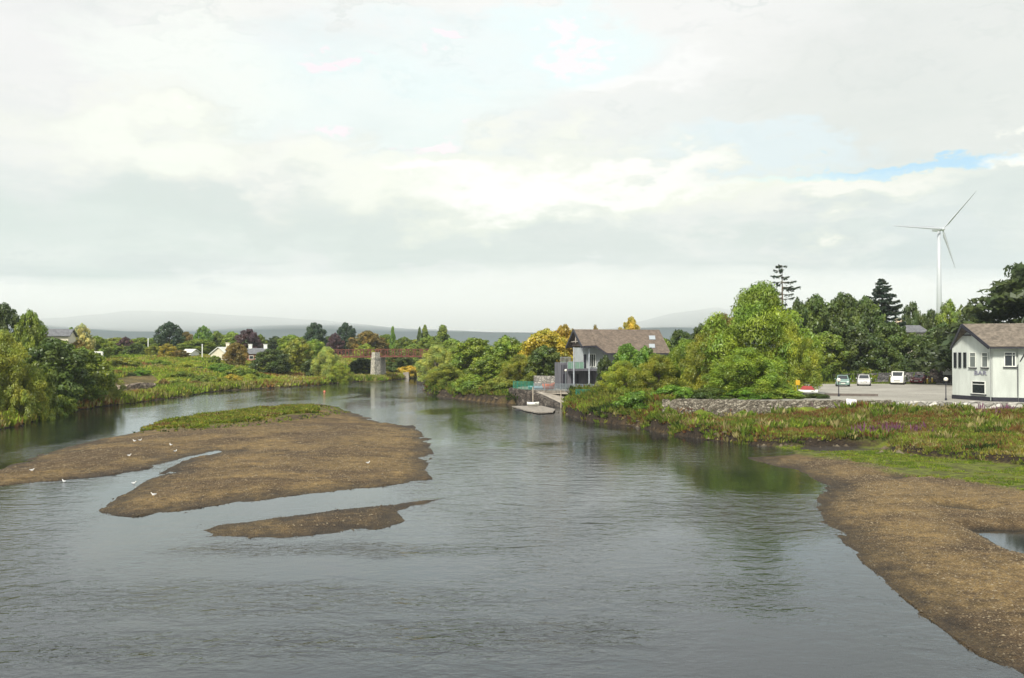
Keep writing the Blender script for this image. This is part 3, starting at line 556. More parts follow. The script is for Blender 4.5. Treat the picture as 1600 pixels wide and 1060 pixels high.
TREES = [
 # name, kind, colour, u, vtop, wpx, Y, label
 ('willow_tree', 'willow', 'olive', -5, 518, 120, 99, 'olive yellow willow bush cut by the left edge, leaning over the water'),
 ('willow_tree', 'willow', 'olive', -75, 540, 110, 93, 'olive willow mostly outside the left edge, beside the bank'),
 ('broadleaf_tree', 'broad', 'deep', 82, 530, 105, 112, 'dark green riverside tree just right of the olive willow on the left bank'),
 ('broadleaf_tree', 'broad', 'green', 128, 545, 85, 121, 'rounded mid green tree overhanging the left bank beside the dark one'),
 ('willow_tree', 'willow', 'brush', 160, 572, 60, 128, 'small grey green willow at the right end of the left bank trees'),
 ('broadleaf_tree', 'broad', 'green', 96, 533, 54, 158, 'green tree hiding the lower wall of the cream grey roofed house'),
 ('broadleaf_tree', 'broad', 'olive', 62, 522, 40, 150, 'olive tree between the cream grey roofed house and the left edge trees'),
 ('broadleaf_tree', 'shrub', 'green', 55, 568, 60, 104, 'round green bush below the dark tree and beside the olive willow'),
 ('broadleaf_tree', 'broad', 'dark', 5, 476, 62, 150, 'tall dark tree rising highest at the upper left edge'),
 ('broadleaf_tree', 'broad', 'green', 47, 487, 48, 146, 'thin topped green tree between the tall dark tree and the grey roofed house'),
 ('broadleaf_tree', 'broad', 'pale', 3, 518, 60, 125, 'pale green tree below the tall dark tree at the left edge'),
 ('white_leaved_tree', 'broad', 'silver', 128, 507, 36, 195, 'silvery white leaved tree standing right of the grey roofed house'),
 ('cypress_tree', 'poplar', 'emerald', 111, 513, 14, 184, 'narrow dark green conifer beside the silvery white tree'),
 ('broadleaf_tree', 'broad', 'brown', 124, 532, 34, 175, 'brownish tree under the silvery white leaved tree'),
 ('broadleaf_tree', 'broad', 'green', 150, 526, 46, 230, 'green tree just right of the silvery white leaved tree'),
 ('broadleaf_tree', 'broad', 'olive', 182, 528, 50, 300, 'olive round tree left of the small purple tree'),
 ('copper_beech', 'broad', 'purple', 196, 527, 26, 285, 'small purple leaved tree in the hedge above the left meadow'),
 ('broadleaf_tree', 'broad', 'green', 222, 528, 44, 310, 'green tree between the small purple tree and the dark pine'),
 ('pine_tree', 'broad', 'pine', 265, 504, 42, 320, 'dark pine with flat bushy top above the left meadow, first of three pines'),
 ('broadleaf_tree', 'broad', 'brown', 290, 519, 30, 330, 'dull brown tree between the first pine and the bright green tree'),
 ('broadleaf_tree', 'broad', 'emerald', 318, 510, 30, 315, 'bright green domed tree standing above the skyline hedge'),
 ('broadleaf_tree', 'broad', 'green', 338, 518, 30, 320, 'green tree joined to the right side of the bright domed tree'),
 ('broadleaf_tree', 'broad', 'fresh', 362, 519, 34, 320, 'light green tree just left of the large purple tree'),
 ('copper_beech', 'broad', 'purple', 388, 515, 38, 305, 'large purple leaved copper beech on the skyline'),
 ('broadleaf_tree', 'broad', 'green', 407, 523, 22, 310, 'small pointed green tree against the right side of the copper beech'),
 ('broadleaf_tree', 'broad', 'dark', 430, 526, 34, 330, 'small dark round tree between the copper beech and the olive trees'),
 ('broadleaf_tree', 'broad', 'fresh', 455, 524, 48, 300, 'yellowish green tree behind the grey roofed bungalow'),
 ('pine_tree', 'broad', 'pine', 492, 505, 36, 320, 'dark pine left of the red bridge, middle one of three pines'),
 ('copper_beech', 'broad', 'purple', 524, 521, 28, 300, 'dark purple tree between the two pines above the red bridge'),
 ('pine_tree', 'broad', 'pine', 540, 505, 32, 318, 'tall dark pine directly above the left span of the red bridge'),
 ('broadleaf_tree', 'broad', 'brown', 575, 518, 56, 300, 'wide dark brownish green tree above the bridge pier'),
 ('broadleaf_tree', 'broad', 'green', 603, 523, 36, 305, 'green tree between the wide brownish tree and the first poplar'),
 ('poplar_tree', 'poplar', 'emerald', 613.5, 511, 9, 300, 'slim single poplar just right of the bridge pier'),
 ('broadleaf_tree', 'broad', 'green', 632, 527, 34, 300, 'low green tree between the slim poplar and the pair of poplars'),
 ('poplar_tree', 'poplar', 'deep', 655.5, 512, 9, 300, 'darker thinner poplar of the touching pair'),
 ('poplar_tree', 'poplar', 'green', 664, 509, 14, 302, 'lighter broader poplar of the touching pair'),
 ('poplar_tree', 'poplar', 'green', 692, 509, 24, 290, 'broadest poplar standing apart above the right bank willows'),
 ('broadleaf_tree', 'broad', 'green', 672, 526, 46, 280, 'round green tree beneath the poplar pair'),
 ('broadleaf_tree', 'broad', 'fresh', 706, 530, 40, 270, 'light green tree beneath the broadest poplar'),
 ('broadleaf_tree', 'broad', 'yellow', 262, 537, 24, 255, 'bright yellow green tree at the top of the left meadow'),
 ('broadleaf_tree', 'broad', 'olive', 240, 540, 30, 260, 'olive tree against the left side of the bright yellow one'),
 ('broadleaf_tree', 'broad', 'brown', 282, 547, 26, 250, 'brown bushy tree right of the bright yellow one on the meadow'),
 ('broadleaf_tree', 'broad', 'green', 310, 530, 60, 290, 'wide green tree behind the left white bungalow chimney post'),
 ('broadleaf_tree', 'broad', 'deep', 212, 537, 34, 262, 'dark green tree below the small purple tree'),
 ('broadleaf_tree', 'broad', 'green', 180, 540, 40, 262, 'mid green tree at the left top of the meadow'),
 ('broadleaf_tree', 'broad', 'green', 335, 556, 20, 228, 'small dark bush tree in front of the white gabled bungalow'),
 ('broadleaf_tree', 'broad', 'brown', 369, 536, 36, 226, 'green and russet tree between the white gable and the grey bungalow'),
 ('broadleaf_tree', 'broad', 'dark', 425, 546, 62, 212, 'broad dark green tree at the foot of the meadow by the water'),
 ('broadleaf_tree', 'broad', 'olive', 465, 528, 50, 224, 'tall olive and rust tree between the dark tree and pale willow'),
 ('broadleaf_tree', 'broad', 'fresh', 492, 531, 40, 236, 'yellow green tree behind the pale willow left of the bridge'),
 ('broadleaf_tree', 'broad', 'dark', 492, 560, 40, 212, 'shaded dark tree under the left end of the bridge'),
 ('willow_tree', 'willow', 'pale', 512, 543, 46, 210, 'pale silvery willow hanging over the left end of the red bridge'),
 ('willow_tree', 'willow', 'lime', 528, 568, 44, 208, 'lower fresh green willow spreading to the water left of the pier'),
 ('broadleaf_tree', 'broad', 'dark', 566, 560, 44, 232, 'dark tree filling the gap under the left bridge span'),
 ('broadleaf_tree', 'broad', 'lime', 572, 538, 46, 250, 'light green domed tree seen over the left bridge span'),
 ('broadleaf_tree', 'broad', 'deep', 622, 552, 46, 247, 'dark green tree under the right bridge span beside the pier'),
 ('broadleaf_tree', 'broad', 'green', 646, 538, 40, 262, 'green tree seen over the right bridge span'),
 ('willow_shrub', 'shrub', 'gold', 640, 572, 44, 244, 'yellowish bushes on the far bank under the right bridge span'),
 ('willow_tree', 'willow', 'pale', 683, 540, 58, 172, 'pale feathery willow at the tip of the right bank, covering the bridge end'),
 ('willow_tree', 'willow', 'brush', 697, 570, 66, 158, 'low grey green willow overhanging the water at the tip of the right bank'),
 ('broadleaf_tree', 'broad', 'green', 742, 529, 76, 162, 'big dark green tree in the middle of the right bank wood'),
 ('willow_tree', 'willow', 'pale', 716, 541, 40, 164, 'pale green tree between the feathery willow and the big dark tree'),
 ('broadleaf_tree', 'broad', 'fresh', 790, 526, 70, 160, 'yellow green tree with rounded top left of the autumn tree'),
 ('broadleaf_tree', 'broad', 'green', 766, 556, 64, 146, 'mid green waterside tree below the rounded yellow green one'),
 ('willow_tree', 'willow', 'olive', 812, 555, 60, 142, 'dull olive waterside bush left of the green metal fence'),
 ('willow_shrub', 'shrub', 'fresh', 735, 585, 60, 143, 'bright low bush on the right bank below the big dark tree'),
 ('willow_shrub', 'shrub', 'brush', 780, 590, 60, 137, 'low brushy bush just left of the quay wall'),
 ('autumn_tree', 'broad', 'yellow', 853, 516, 78, 150, 'autumn tree turning yellow over green beside the boathouse gable'),
 ('autumn_tree', 'broad', 'orange', 882, 509, 50, 154, 'orange topped autumn tree touching the boathouse gable'),
 ('broadleaf_tree', 'broad', 'deep', 850, 541, 74, 143, 'dark green lower tree under the autumn tree behind the quay'),
 ('autumn_tree', 'broad', 'gold', 986, 497, 42, 168, 'thin yellow leaved tree sticking up behind the boathouse roof ridge'),
 ('broadleaf_tree', 'broad', 'brown', 930, 510, 20, 165, 'brown tree top barely showing over the boathouse ridge'),
 ('broadleaf_tree', 'broad', 'deep', 1062, 517, 56, 165, 'dark round tree right of the boathouse roof end'),
 ('broadleaf_tree', 'broad', 'fresh', 1034, 528, 40, 150, 'light green tree touching the right end of the boathouse roof'),
 ('broadleaf_tree', 'broad', 'brown', 1128, 492, 66, 140, 'brownish green tree behind the left shoulder of the giant willow'),
 ('broadleaf_tree', 'broad', 'dark', 1096, 508, 40, 146, 'dark tree between the boathouse roof and the giant willow'),
 ('broadleaf_tree', 'broad', 'emerald', 980, 538, 50, 121, 'deep green bush tree covering the middle of the boathouse eaves'),
 ('broadleaf_tree', 'broad', 'emerald', 1008, 542, 46, 119, 'green bush tree under the two skylights of the boathouse'),
 ('broadleaf_tree', 'broad', 'dark', 946, 556, 26, 124, 'small dark bush against the white boathouse wall'),
 ('willow_tree', 'willow', 'lime', 973, 565, 72, 111, 'yellow green willow bush in front of the boathouse'),
 ('willow_tree', 'willow', 'olive', 1030, 555, 90, 109, 'wide olive willow bush right of the yellow green one'),
 ('willow_tree', 'willow', 'fresh', 1075, 532, 84, 110, 'tall pale green willow bush left of the giant willow'),
 ('willow_tree', 'willow', 'olive', 1118, 505, 100, 103, 'rounded olive willow merging with the left side of the giant willow'),
 ('broadleaf_tree', 'willow', 'gold', 1216, 570, 46, 99, 'yellowing low branches tree under the right side of the giant willow'),
 ('ivy_shrub', 'shrub', 'emerald', 1000, 612, 70, 97, 'bright green bramble bush at the water edge left of the stone wall end'),
 ('ivy_shrub', 'shrub', 'emerald', 1050, 602, 70, 94, 'bright green bush above the left end of the stone wall'),
 ('ivy_shrub', 'shrub', 'deep', 1105, 606, 80, 94, 'dark green bush behind the stone wall below the olive willow'),
 ('ivy_shrub', 'shrub', 'emerald', 1170, 606, 80, 94, 'leafy green bush behind the stone wall below the giant willow'),
 ('ivy_shrub', 'shrub', 'fresh', 1215, 606, 64, 94, 'bright ivy bush near the small red and white boat'),
 ('box_hedge', 'shrub', 'dark', 1276, 617, 40, 94.5, 'low dark hedge at the front of the car park'),
 ('broadleaf_tree', 'broad', 'deep', 1276, 464, 80, 152, 'first tall tree behind the car park, right of the giant willow'),
 ('broadleaf_tree', 'broad', 'deep', 1318, 460, 76, 154, 'highest rounded tree behind the car park'),
 ('broadleaf_tree', 'broad', 'deep', 1352, 466, 70, 150, 'dark tree just left of the dense spruce behind the car park'),
 ('broadleaf_tree', 'broad', 'green', 1290, 520, 70, 141, 'yellowish lower tree behind the left end of the car park wall'),
 ('broadleaf_tree', 'broad', 'dark', 1335, 510, 84, 143, 'very dark tree behind the teal and silver cars'),
 ('broadleaf_tree', 'broad', 'deep', 1392, 505, 76, 147, 'olive green tree under the dense spruce'),
 ('broadleaf_tree', 'broad', 'deep', 1376, 535, 66, 141, 'mid green lower tree between the silver car and the white van'),
 ('broadleaf_tree', 'broad', 'deep', 1434, 525, 76, 143, 'green tree behind the white van and below the cream chimney'),
 ('broadleaf_tree', 'broad', 'deep', 1474, 506, 70, 145, 'green tree left of the white bar building gable'),
 ('broadleaf_tree', 'broad', 'dark', 1425, 474, 42, 172, 'flat topped dark tree left of the turbine tower'),
 ('broadleaf_tree', 'broad', 'green', 1484, 471, 52, 170, 'rounded green tree just right of the turbine tower foot'),
 ('broadleaf_tree', 'broad', 'dark', 1455, 486, 44, 174, 'dark tree at the very foot of the turbine tower'),
 ('broadleaf_tree', 'broad', 'dark', 1516, 476, 40, 160, 'dark tree between the turbine and the spreading cypress'),
 ('broadleaf_tree', 'broad', 'deep', 1540, 492, 70, 130, 'shaded tree just behind the white bar building ridge'),
 ('broadleaf_tree', 'broad', 'dark', 1246, 468, 44, 158, 'dark tree below the bare topped spruce'),
 ('broadleaf_tree', 'broad', 'deep', 1500, 520, 50, 140, 'dark green tree touching the left eave of the white bar building'),
]
for i, (u, vt, w, Y) in enumerate([(105, 532, 60, 330), (150, 530, 60, 345), (200, 532, 60, 350), (245, 528, 60, 345), (290, 531, 60, 350), (345, 530, 60, 340), (395, 531, 60, 350), (440, 529, 60, 345), (480, 526, 60, 350), (515, 526, 50, 350), (555, 529, 60, 350), (610, 530, 60, 345), (650, 531, 60, 340), (700, 531, 60, 330), (745, 535, 60, 250), (800, 533, 70, 230), (850, 530, 60, 215)]):
    TREES.append(('broadleaf_tree', 'broad', ('green', 'deep', 'olive', 'fresh', 'dark')[i % 5], u, vt, w, Y, 'distant tree in the unbroken skyline wood behind the nearer trees'))
for tr in TREES:
    plant(*tr, cat='shrub' if tr[1] == 'shrub' else 'tree', group='trees of the skyline wood' if tr[7].startswith('distant tree') else None)
# giant willow: its own crown
plant('willow_tree', 'willow', 'fresh', 1186, 446, 170, 102, 'giant light green willow behind the stone wall, largest tree by the water')
plant('willow_tree', 'willow', 'lime', 1230, 500, 80, 100, 'feathery yellow green willow forming the right side of the giant willow')
plant('willow_tree', 'willow', 'fresh', 1165, 545, 120, 96, 'lower willow in front of the giant willow, reaching down to the stone wall')
conifer('spruce_tree', 1222, 410, 50, 158, 'thin spruce with gappy bare branches rising above the giant willow', sparse=True, seed=4)
conifer('spruce_tree', 1379, 433, 66, 156, 'dense dark conical spruce behind the car park', seed=8)
plant('cypress_tree', 'cypress', 'cypress', 1626, 414, 250, 124, 'large dark spreading cypress with layered branches behind the white bar building', rz=.6)

# shrubs on the left meadow
for (u, vt, w, Y, c, lab) in [(1262, 568, 60, 142, 'dark', 'dark shrub behind the left end of the car park wall'), (1305, 572, 60, 142, 'green', 'green shrub behind the wall above the teal car'), (1350, 574, 60, 141.5, 'olive', 'olive shrub behind the wall above the silver car'), (1398, 568, 60, 141, 'dark', 'dark shrub behind the wall above the white van'), (1440, 566, 60, 140.5, 'deep', 'deep green shrub behind the wall above the red car'), (1485, 560, 60, 140, 'dark', 'dark shrub behind the taller brownish wall'),
    (196, 560, 44, 205, 'olive', 'olive scrub on the upper meadow right of the left bank trees'), (245, 562, 50, 215, 'fresh', 'light scrub on the upper meadow below the yellow green tree'), (290, 566, 60, 205, 'lime', 'lime scrub in the middle of the upper meadow'), (345, 568, 60, 200, 'emerald', 'bright green bramble bank below the white gabled bungalow'), (378, 574, 50, 195, 'green', 'green scrub left of the broad dark tree'), (232, 580, 50, 190, 'lime', 'lime scrub above and right of the ruined wall'), (285, 580, 50, 182, 'green', 'green scrub between the ruined wall and the wide green bush'), (345, 590, 50, 178, 'olive', 'olive scrub by the shore right of the wide green bush'), (440, 594, 50, 200, 'gold', 'golden reeds mound below the broad dark tree'), (480, 592, 50, 208, 'straw', 'straw coloured reeds mound at the foot of the tall olive tree'),(182, 578, 30, 176, 'brown', 'russet bush left of the ruined wall on the meadow'), (203, 582, 22, 180, 'dark', 'dark bush above the ruined stone wall'), (221, 578, 26, 182, 'emerald', 'round green bush above the ruined stone wall'),
    (268, 590, 44, 172, 'brush', 'grey green bush right of the ruined wall'), (256, 592, 20, 165, 'brown', 'rusty mound of bracken beside the ruined wall'), (322, 585, 44, 178, 'green', 'wide green bush in the middle of the meadow edge'),
    (305, 595, 26, 170, 'brown', 'brown dead looking bush near the meadow shore'), (362, 585, 34, 180, 'yellow', 'yellow green bush at the meadow shore'), (390, 585, 34, 190, 'lime', 'bright bush at the right end of the meadow'), (412, 584, 20, 196, 'fresh', 'small bright bush beside the broad dark tree'),
    (315, 573, 16, 200, 'dark', 'small dark bush in the open meadow'), (150, 590, 34, 132, 'brush', 'scrubby bush at the right foot of the left bank trees'), (62, 612, 44, 101, 'lime', 'bright lime green bush at the foot of the left bank trees'), (25, 600, 50, 96, 'olive', 'olive bush at the waterline by the left edge'), (95, 618, 44, 109, 'green', 'low green bush at the waterline under the dark tree')]:
    plant('shrub', 'shrub', c, u, vt, w, Y, lab, cat='shrub')

# ------------------------------------------------------------------ undergrowth: tufts of blades
PAL = dict(green=(.135, .20, .03), lime=(.24, .31, .04), olive=(.21, .22, .05), straw=(.34, .30, .13), rust=(.23, .13, .05), dark=(.045, .07, .02), purple=(.19, .085, .14), peat=(.05, .035, .022), gold=(.30, .26, .05), red=(.19, .075, .05))
def tufts(name, X, Y, hgt, spread, ncol, nb, label=None, wid=.05, cat=None, lean=.5, leafy=0.0):
    n = len(X); Z = height(X, Y); k = nb; C = np.stack([X, Y, Z], 1).repeat(k, 0); H = (hgt * (.5 + rng.random(n))).repeat(k) * (.6 + .5 * rng.random(n * k))
    a = rng.random(n * k) * 6.283; rr = np.sqrt(rng.random(n * k)) * spread
    B = C + np.stack([np.cos(a) * rr, np.sin(a) * rr, -.03 + 0 * a], 1); ln = lean * H * rng.random(n * k); a2 = a + rng.normal(size=n * k) * .8
    T = B + np.stack([np.cos(a2) * ln, np.sin(a2) * ln, H], 1)
    side = np.stack([-np.sin(a2 + 1.2 * rng.normal(size=n * k)), np.cos(a2), 0 * a2], 1) * (wid * (.6 + .8 * rng.random(n * k)))[:, None]
    M = (B + T) / 2 + [0, 0, 1] * (H * .08)[:, None]
    if leafy: V = np.stack([B, M - side, T, M + side], 1)
    else: V = np.stack([B - side, B + side, M + side * .8, T], 1)
    c = ncol.repeat(k, 0) * (.7 + .6 * rng.random((n * k, 1)))
    me = np_mesh(name, V.reshape(-1, 3), 4, tintc=np.clip(c, 0, 1)); o = link(name, me, BLADES); tag(o, label, cat, kind='stuff'); return o
def scatter(n, bounds, test):
    x = rng.uniform(bounds[0], bounds[1], n); y = rng.uniform(bounds[2], bounds[3], n); k = test(x, y); return x[k], y[k]
def colours(x, y, names, sc=2.5, seed=50):
    q = np.clip((fbm(x, y, sc, 3, seed) * .9 + .5 + rng.normal(size=len(x)) * .12), 0, .999); P_ = np.array([PAL[k] for k in names]); return P_[(q * len(names)).astype(int)]
# right bank marsh
def tm(x, y): return (sdf(x, y, PT) + .9 * fbm(x, y, 2.6, 3, 77) + .7 * fbm(x, y, 1.1, 2, 78) > .2) & (sdf(x, y, PMUD) < -.1) & (sdf(x, y, PPLAT) < -.05) & (x / y < .62)
x, y = scatter(60000, (9, 60, 52, 96), tm)
up = np.clip(y / 88 * 1.0 + fbm(x, y, 6, 3, 61) * .12 - .845 + np.clip((x - 25) * .006, -.05, .12), -1, 1)
c1 = colours(x, y, ['dark', 'green', 'olive', 'lime', 'olive', 'straw', 'gold'], 2.6, 51); c2 = colours(x, y, ['green', 'rust', 'olive', 'rust', 'olive', 'red', 'straw', 'green'], 2.2, 57)
cc = np.where((up > rng.normal(size=len(x)) * .05)[:, None], c2, c1) * .86
tufts('marsh_grass', x, y, .26 + .16 * np.clip(fbm(x, y, 1.6, 2, 63), -1, 1), .26, cc, 9, wid=.045, lean=.9)
x, y = scatter(9000, (9, 60, 52, 96), tm); q = fbm(x, y, 3.5, 2, 71); k = q > .12; x, y = x[k], y[k]
tufts('marsh_plants', x, y, .55, .40, colours(x, y, ['olive', 'green', 'straw', 'green', 'lime', 'rust'], 2, 73) * .86, 14, wid=.075, leafy=1, lean=.8)
x, y = scatter(5000, (24, 60, 66, 88), tm); q = fbm(x, y, 4.0, 2, 83); k = (q > .26) & (y > 73) & (rng.random(len(x)) < .32); x, y = x[k], y[k]
tufts('purple_flowers', x, y, .60, .3, np.tile(np.array(PAL['purple']), (len(x), 1)), 8, wid=.04, leafy=1)
def ta(x, y): return (sdf(x, y, PR) > -.6) & (sdf(x, y, PMUD) < 0) & (sdf(x, y, PT) < .2) & (fbm(x, y, 2, 3, 91) + .5 * fbm(x, y, 6, 2, 92) > -.02)
x, y = scatter(26000, (20, 60, 44, 76), ta)
tufts('algae_grass', x, y, .10, .22, colours(x, y, ['green', 'green', 'lime', 'olive', 'green'], 2.5, 93) * .8, 8, wid=.04)
# grass along the rest of the right bank
def tb(x, y): return (sdf(x, y, PT) + .9 * fbm(x, y, 2.6, 3, 77) + .8 * fbm(x, y, 1.1, 2, 78) > .35) & (sdf(x, y, PT) < 9) & (sdf(x, y, PYARD) < -.3) & (sdf(x, y, PQ) < -.4) & (x < 15)
x, y = scatter(50000, (-20, 16, 78, 215), tb)
tufts('bank_grass', x, y, .50, .40, colours(x, y, ['dark', 'green', 'olive', 'green', 'olive', 'lime', 'rust'], 3.5, 101) * .78, 10, wid=.10, lean=.9, leafy=1)
# left bank and meadow
def tl(x, y): d = sdf(x, y, PL); return (sdf(x, y, PEARTH) < -.3) & (d > .3) & (d < 75) & (np.abs(x / y + .3) < .36)
x, y = scatter(150000, (-130, 12, 70, 300), tl); k = rng.random(len(x)) < 34000 / len(x); x, y = x[k], y[k]
tufts('meadow_grass', x, y, .65, .9, colours(x, y, ['green', 'green', 'lime', 'lime', 'olive', 'gold', 'lime', 'straw', 'rust'], 9, 111) * 1.08, 12, wid=.16, leafy=1)
def te(x, y): d = sdf(x, y, PL); return (d + .8 * fbm(x, y, 1.6, 2, 79) > .3) & (d < 3.5)
x, y = scatter(160000, (-80, 12, 75, 255), te); k = rng.random(len(x)) < min(1, 15000 / len(x)); x, y = x[k], y[k]
tufts('shore_reeds', x, y, .7, .4, colours(x, y, ['green', 'olive', 'straw', 'lime', 'rust', 'olive'], 6, 121), 10, wid=.08)
x, y = scatter(16000, (30, 75, 138.5, 155), lambda x, y: (x / y > .27) & (x / y < .52))
tufts('undergrowth', x, y, 1.2, .7, colours(x, y, ['dark', 'green', 'dark', 'olive'], 4, 125), 9, wid=.16, leafy=1)
# weeds on the gravel island
def tv(x, y): return sdf(x, y, PVEG) + 2.6 * fbm(x, y, 3.5, 3, 131) > .3
bx = np.array(PVEG); x, y = scatter(26000, (bx[:, 0].min() - 1, bx[:, 0].max() + 1, bx[:, 1].min() - 1, bx[:, 1].max() + 1), tv)
tufts('island_weeds', x, y, .24 + .22 * np.clip(fbm(x, y, 1.3, 2, 132), -.8, 1), .32, colours(x, y, ['olive', 'green', 'olive', 'lime', 'gold', 'green', 'straw', 'rust'], 1.6, 133) * .82, 9, wid=.10, leafy=1, lean=1.0)
def tv2(x, y): d = sdf(x, y, PI); v = sdf(x, y, PVEG); return (d > .5) & (v > -4) & (v < 0) & (rng.random(len(x)) < .05)
x, y = scatter(40000, (bx[:, 0].min() - 5, bx[:, 0].max() + 5, bx[:, 1].min() - 5, bx[:, 1].max() + 5), tv2)
tufts('island_sprigs', x, y, .18, .12, colours(x, y, ['green', 'olive', 'dark'], 2, 135), 6, wid=.04, leafy=1)

# pebbles on the near gravel
def pebbles(name, n, bounds, test, smin, smax, dim=1.0):
    x, y = scatter(n, bounds, test); n = len(x); z = height(x, y); s = smin + (smax - smin) * rng.random(n) ** 3
    ico = np.array([(1, 0, 0), (0, 1, 0), (-1, 0, 0), (0, -1, 0), (0, 0, .7)], float); tri = np.array([(0, 1, 4), (1, 2, 4), (2, 3, 4), (3, 0, 4)])
    a = rng.random(n) * 6.28; c_, s_ = np.cos(a), np.sin(a)
    v = ico[None] * s[:, None, None] * rng.uniform(.7, 1.3, (n, 5, 1)); vx = v[..., 0] * c_[:, None] - v[..., 1] * s_[:, None] * .75; vy = v[..., 0] * s_[:, None] + v[..., 1] * c_[:, None] * .75
    Vv = np.stack([vx + x[:, None], vy + y[:, None], v[..., 2] + z[:, None] - .004], -1)
    T = Vv[:, tri].reshape(-1, 3)
    base = np.array([(.16, .118, .066), (.20, .152, .09), (.11, .08, .05), (.24, .195, .125), (.14, .105, .062)])[rng.integers(0, 5, n)] * (.8 + .4 * rng.random((n, 1))) * dim
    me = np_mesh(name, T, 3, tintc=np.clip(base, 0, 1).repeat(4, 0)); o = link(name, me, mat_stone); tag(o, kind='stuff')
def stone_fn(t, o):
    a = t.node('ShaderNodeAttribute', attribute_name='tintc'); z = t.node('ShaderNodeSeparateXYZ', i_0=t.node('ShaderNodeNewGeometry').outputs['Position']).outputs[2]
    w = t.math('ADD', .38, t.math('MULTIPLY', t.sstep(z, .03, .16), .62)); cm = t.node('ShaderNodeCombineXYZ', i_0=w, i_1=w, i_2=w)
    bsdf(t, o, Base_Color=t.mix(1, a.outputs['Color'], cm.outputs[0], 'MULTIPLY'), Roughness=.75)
mat_stone = mat('river_stones', stone_fn)
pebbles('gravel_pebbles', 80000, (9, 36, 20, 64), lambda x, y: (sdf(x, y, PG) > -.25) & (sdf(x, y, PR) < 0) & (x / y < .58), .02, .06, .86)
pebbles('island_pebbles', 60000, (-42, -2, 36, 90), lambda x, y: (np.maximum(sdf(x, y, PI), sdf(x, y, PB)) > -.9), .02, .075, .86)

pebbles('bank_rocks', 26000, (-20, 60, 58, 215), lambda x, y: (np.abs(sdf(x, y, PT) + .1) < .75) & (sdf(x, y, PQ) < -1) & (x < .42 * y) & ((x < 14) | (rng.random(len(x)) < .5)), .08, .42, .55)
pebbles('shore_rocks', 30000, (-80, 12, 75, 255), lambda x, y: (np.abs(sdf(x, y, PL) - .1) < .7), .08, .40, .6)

# ------------------------------------------------------------------ walls helper
class Wall:                            # a vertical plane from A to B (ground points); outward normal on the camera side
    def __init__(s, A, B):
        s.A = Vector((A[0], A[1], 0)); s.B = Vector((B[0], B[1], 0)); s.e = (s.B - s.A).normalized(); s.L = (s.B - s.A).length
        s.n = Vector((s.e.y, -s.e.x, 0))
        if s.n.dot(Vector((0, 0, 0)) - s.A) < 0: s.n = -s.n
    def px(s, u, v):                   # where a pixel's sight line meets the plane -> (s, z)
        d = ray(u, v); k = (s.A - Vector((0, 0, HC))).dot(s.n) / d.dot(s.n); p = Vector((0, 0, HC)) + d * k
        return (p - s.A).dot(s.e), p.z
    def pt(s, a, z, d=0): p = s.A + s.e * a + s.n * d; return Vector((p.x, p.y, z))
    def box(s, m, s0, s1, z0, z1, d0, d1):
        return m.hexa([s.pt(s0, z0, d1), s.pt(s1, z0, d1), s.pt(s1, z0, d0), s.pt(s0, z0, d0), s.pt(s0, z1, d1), s.pt(s1, z1, d1), s.pt(s1, z1, d0), s.pt(s0, z1, d0)])
    def rect(s, u0, v0, u1, v1):
        a, z1 = s.px(u0, v0); b, z0 = s.px(u1, v1); return min(a, b), max(a, b), z0, z1
GLASS = mat('window_glass', lambda t, o: bsdf(t, o, Base_Color=(.02, .025, .03), Roughness=.08, Specular_IOR_Level=.8))
WHITE = simple('white_paint', (.74, .76, .72), .6, .08, 2); DARKTRIM = simple('dark_trim', (.022, .022, .035), .5, .3, 4)
RENDER_W = simple('white_render', (.50, .535, .515), .85, .14, .9, streak=True, bmp=.003)
BLIND = mat('glass_with_blind', lambda t, o: bsdf(t, o, Base_Color=(.16, .18, .185), Roughness=.12, Specular_IOR_Level=.8))
def window(w, parent, u0, v0, u1, v1, bars=(), hb=(), fr=.07, fm=None, sill=True, name='window', surround=None, pane=None):
    a, b, z0, z1 = w.rect(u0, v0, u1, v1); m = MB(); w.box(m, a, a + fr, z0, z1, .02, .09); w.box(m, b - fr, b, z0, z1, .02, .09)
    w.box(m, a + fr, b - fr, z1 - fr, z1, .02, .088); w.box(m, a + fr, b - fr, z0, z0 + fr, .02, .088)
    for q in bars: c = a + (b - a) * q; w.box(m, c - fr * .35, c + fr * .35, z0 + fr, z1 - fr, .02, .075)
    for q in hb: c = z0 + (z1 - z0) * q; w.box(m, a + fr, b - fr, c - fr * .35, c + fr * .35, .02, .07)
    f = m.build(name, fm or WHITE, parent); g = MB(); w.box(g, a + .01, b - .01, z0 + .01, z1 - .01, .004, .04); g.build('pane', pane or GLASS, f)
    if sill: sl = MB(); w.box(sl, a - .08, b + .08, z0 - .10, z0 - .004, .003, .17); sl.build('sill', DARKTRIM if surround is None else surround, f)
    if surround is not None:
        q = MB(); w.box(q, a - .07, a - .003, z0, z1, .003, .06); w.box(q, b + .003, b + .07, z0, z1, .003, .06); w.box(q, a - .07, b + .07, z1 + .003, z1 + .07, .003, .06); q.build('surround', DARKTRIM, f)
    return f
def roof_fn(c, c2):
    def fn(t, o):
        p = t.node('ShaderNodeNewGeometry').outputs['Position']; z = t.node('ShaderNodeSeparateXYZ', i_0=p).outputs[2]
        n1 = t.noise(p, 1.2, 6, .7); n2 = t.noise(t.vmath('MULTIPLY', p, (3.2, 3.2, 5)), 1.0, 2)
        course = t.math('FRACT', t.math('MULTIPLY', z, 4.6))
        b = bsdf(t, o, Base_Color=t.mix(1, t.ramp(n1, [(.3, c), (.7, c2)]), t.ramp(n2, [(.35, (.78,) * 3), (.65, (1.2,) * 3)]), 'MULTIPLY'), Roughness=.85)
        bump(t, course, .5, .04, b)
    return fn
